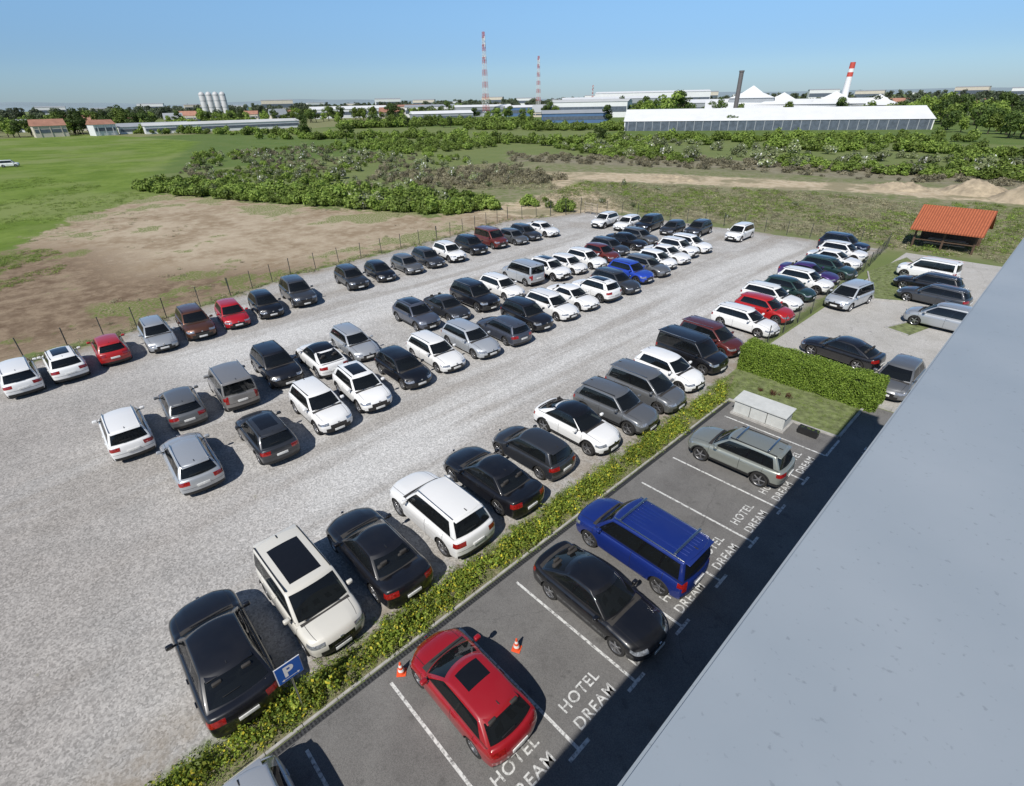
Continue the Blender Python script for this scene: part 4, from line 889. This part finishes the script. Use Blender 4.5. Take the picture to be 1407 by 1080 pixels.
for i in range(4):
    x,y=polar(73.9-i*.53,800); e=empty('grain_silo',(x,y,0)); v,f,m=lathe([(3.4,0),(3.4,27),(2.6,28.6),(.8,29.6),(0,29.8)],24,mats=[0]*4)
    obj('shell',mesh_from('shell',([(a,c,b) for a,b,c in v],f,m),[sm]),parent=e)
    for z in (6,13,20,26):
        v,f,m=lathe([(3.42,z),(3.55,z),(3.55,z+.4),(3.42,z+.4)],24,mats=[0]*3); obj('ring',mesh_from('ring',([(a,c,b) for a,b,c in v],f,m),[gy]),parent=e)
rd=simple('mast_red',(.50,.07,.05),.6); mw=simple('mast_white',(.70,.70,.70),.6)
def mast(az,D,h,w0,w1,tr_=.10):
    x,y=polar(az,D); e=empty('lattice_radio_mast',(x,y,0)); nb=14
    for k in range(nb):
        z0,z1=h*k/nb,h*(k+1)/nb; sg=[]
        for u in range(2):
            za=z0+(z1-z0)*u/2; zb_=z0+(z1-z0)*(u+1)/2
            a=w0+(w1-w0)*za/h; b=w0+(w1-w0)*zb_/h
            c0=[(a*p/2,a*q/2,za) for p,q in ((1,1),(-1,1),(-1,-1),(1,-1))]; c1=[(b*p/2,b*q/2,zb_) for p,q in ((1,1),(-1,1),(-1,-1),(1,-1))]
            for i in range(4): sg+=[(c0[i],c1[i]),(c0[i],c1[(i+1)%4]),(c1[i],c1[(i+1)%4])]
        obj('segment',tube_mesh('segment',sg,tr_,rd if k%2 else mw,4),parent=e)
    for z in (.72,.86,.93):
        for s in (1,-1): obj('antenna_panel',boxmesh('antenna_panel',s*w1*.9-.3,s*w1*.9+.3,-.3,.3,h*z-2,h*z+1.5,mw),parent=e)
mast(48.8,600,72,5.0,1.8,.13); mast(43.7,750,61,4.6,1.6,.13); mast(38.5,900,32,3,1)
x,y=polar(16.95,450); e=empty('banded_chimney',(x,y,0)); v,f,m=lathe([(2.6,0),(2.0,16),(1.75,24),(1.68,26.5),(1.62,28.5),(1.55,32),(1.2,32.0)],24,mats=[0,0,1,0,1,1]); obj('stack',mesh_from('stack',([(a,c,b) for a,b,c in v],f,m),[mw,rd]),parent=e)
x,y=polar(25.4,350); e=empty('steel_stack',(x,y,0)); v,f,m=lathe([(1.2,0),(1.15,25.5),(1.35,25.6),(1.35,26.3),(0.9,26.3)],20,mats=[0]*4); obj('stack',mesh_from('stack',([(a,c,b) for a,b,c in v],f,m),[simple('stack_grey',(.13,.12,.12),.6)]),parent=e)
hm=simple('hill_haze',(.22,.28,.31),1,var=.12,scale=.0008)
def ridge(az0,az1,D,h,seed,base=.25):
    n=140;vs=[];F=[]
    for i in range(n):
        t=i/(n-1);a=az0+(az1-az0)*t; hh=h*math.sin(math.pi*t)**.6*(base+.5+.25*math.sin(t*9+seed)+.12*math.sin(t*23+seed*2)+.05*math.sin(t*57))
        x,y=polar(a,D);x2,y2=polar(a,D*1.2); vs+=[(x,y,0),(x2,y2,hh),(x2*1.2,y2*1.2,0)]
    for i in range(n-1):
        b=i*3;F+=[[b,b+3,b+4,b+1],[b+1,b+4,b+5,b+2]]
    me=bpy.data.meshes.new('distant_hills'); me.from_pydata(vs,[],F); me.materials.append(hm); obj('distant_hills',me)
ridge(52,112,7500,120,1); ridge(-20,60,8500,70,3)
# ------------------------------------------------------------------ light, sky, camera
SD=Vector((.30,-.85,1.0)).normalized()
el=math.asin(SD.z)
sun=bpy.data.lights.new('sun','SUN'); sun.energy=4.9; sun.angle=R(.5); sun.color=(1,.96,.90)
so=bpy.data.objects.new('sun',sun); COL.objects.link(so); so.rotation_euler=SD.to_track_quat('Z','Y').to_euler(); so.location=(0,0,60)
w=bpy.data.worlds.new('World'); scene.world=w; w.use_nodes=True; nt=w.node_tree
sky=nt.nodes.new('ShaderNodeTexSky'); sky.sky_type='NISHITA'; sky.sun_disc=False; sky.sun_elevation=el; sky.sun_rotation=math.atan2(SD.x,SD.y)
sky.altitude=0; sky.air_density=1.0; sky.dust_density=.15; sky.ozone_density=2.5
# haze grade by elevation: pale blue-grey at the horizon, deeper blue above
tcw=nt.nodes.new('ShaderNodeTexCoord'); sz=nt.nodes.new('ShaderNodeSeparateXYZ'); nt.links.new(tcw.outputs['Generated'],sz.inputs[0])
rw=nt.nodes.new('ShaderNodeValToRGB'); rw.color_ramp.interpolation='EASE'; e=rw.color_ramp.elements
e[0].position=0.0; e[0].color=(.31,.43,.66,1); e[1].position=.05; e[1].color=(.36,.48,.68,1)
q=e.new(.16); q.color=(.52,.66,.80,1); q=e.new(.5); q.color=(.42,.46,.50,1)
nt.links.new(sz.outputs['Z'],rw.inputs[0])
mxw=nt.nodes.new('ShaderNodeMix'); mxw.data_type='RGBA'; mxw.blend_type='MULTIPLY'; mxw.inputs[0].default_value=1; mxw.clamp_result=False
nt.links.new(sky.outputs[0],mxw.inputs[6]); nt.links.new(rw.outputs[0],mxw.inputs[7])
bg=nt.nodes['Background']; nt.links.new(mxw.outputs[2],bg.inputs[0]); bg.inputs[1].default_value=.15
scene.view_settings.view_transform='Standard'; scene.view_settings.look='None'; scene.view_settings.exposure=0
f,pit,rol,yaw,Hc=703.86,0.51886,-0.01976,0.81712,14.364
fw=Vector((-math.sin(yaw)*math.cos(pit),math.cos(yaw)*math.cos(pit),-math.sin(pit)))
r0=Vector((math.cos(yaw),math.sin(yaw),0)); u0=r0.cross(fw); r=r0*math.cos(rol)+u0*math.sin(rol); u=r.cross(fw)
cd=bpy.data.cameras.new('camera'); cd.sensor_width=36; cd.lens=f/1407*36; cd.clip_start=.05; cd.clip_end=40000
co=bpy.data.objects.new('camera',cd); COL.objects.link(co)
co.matrix_world=Matrix((( r.x,u.x,-fw.x,0),(r.y,u.y,-fw.y,0),(r.z,u.z,-fw.z,Hc),(0,0,0,1)))
scene.camera=co
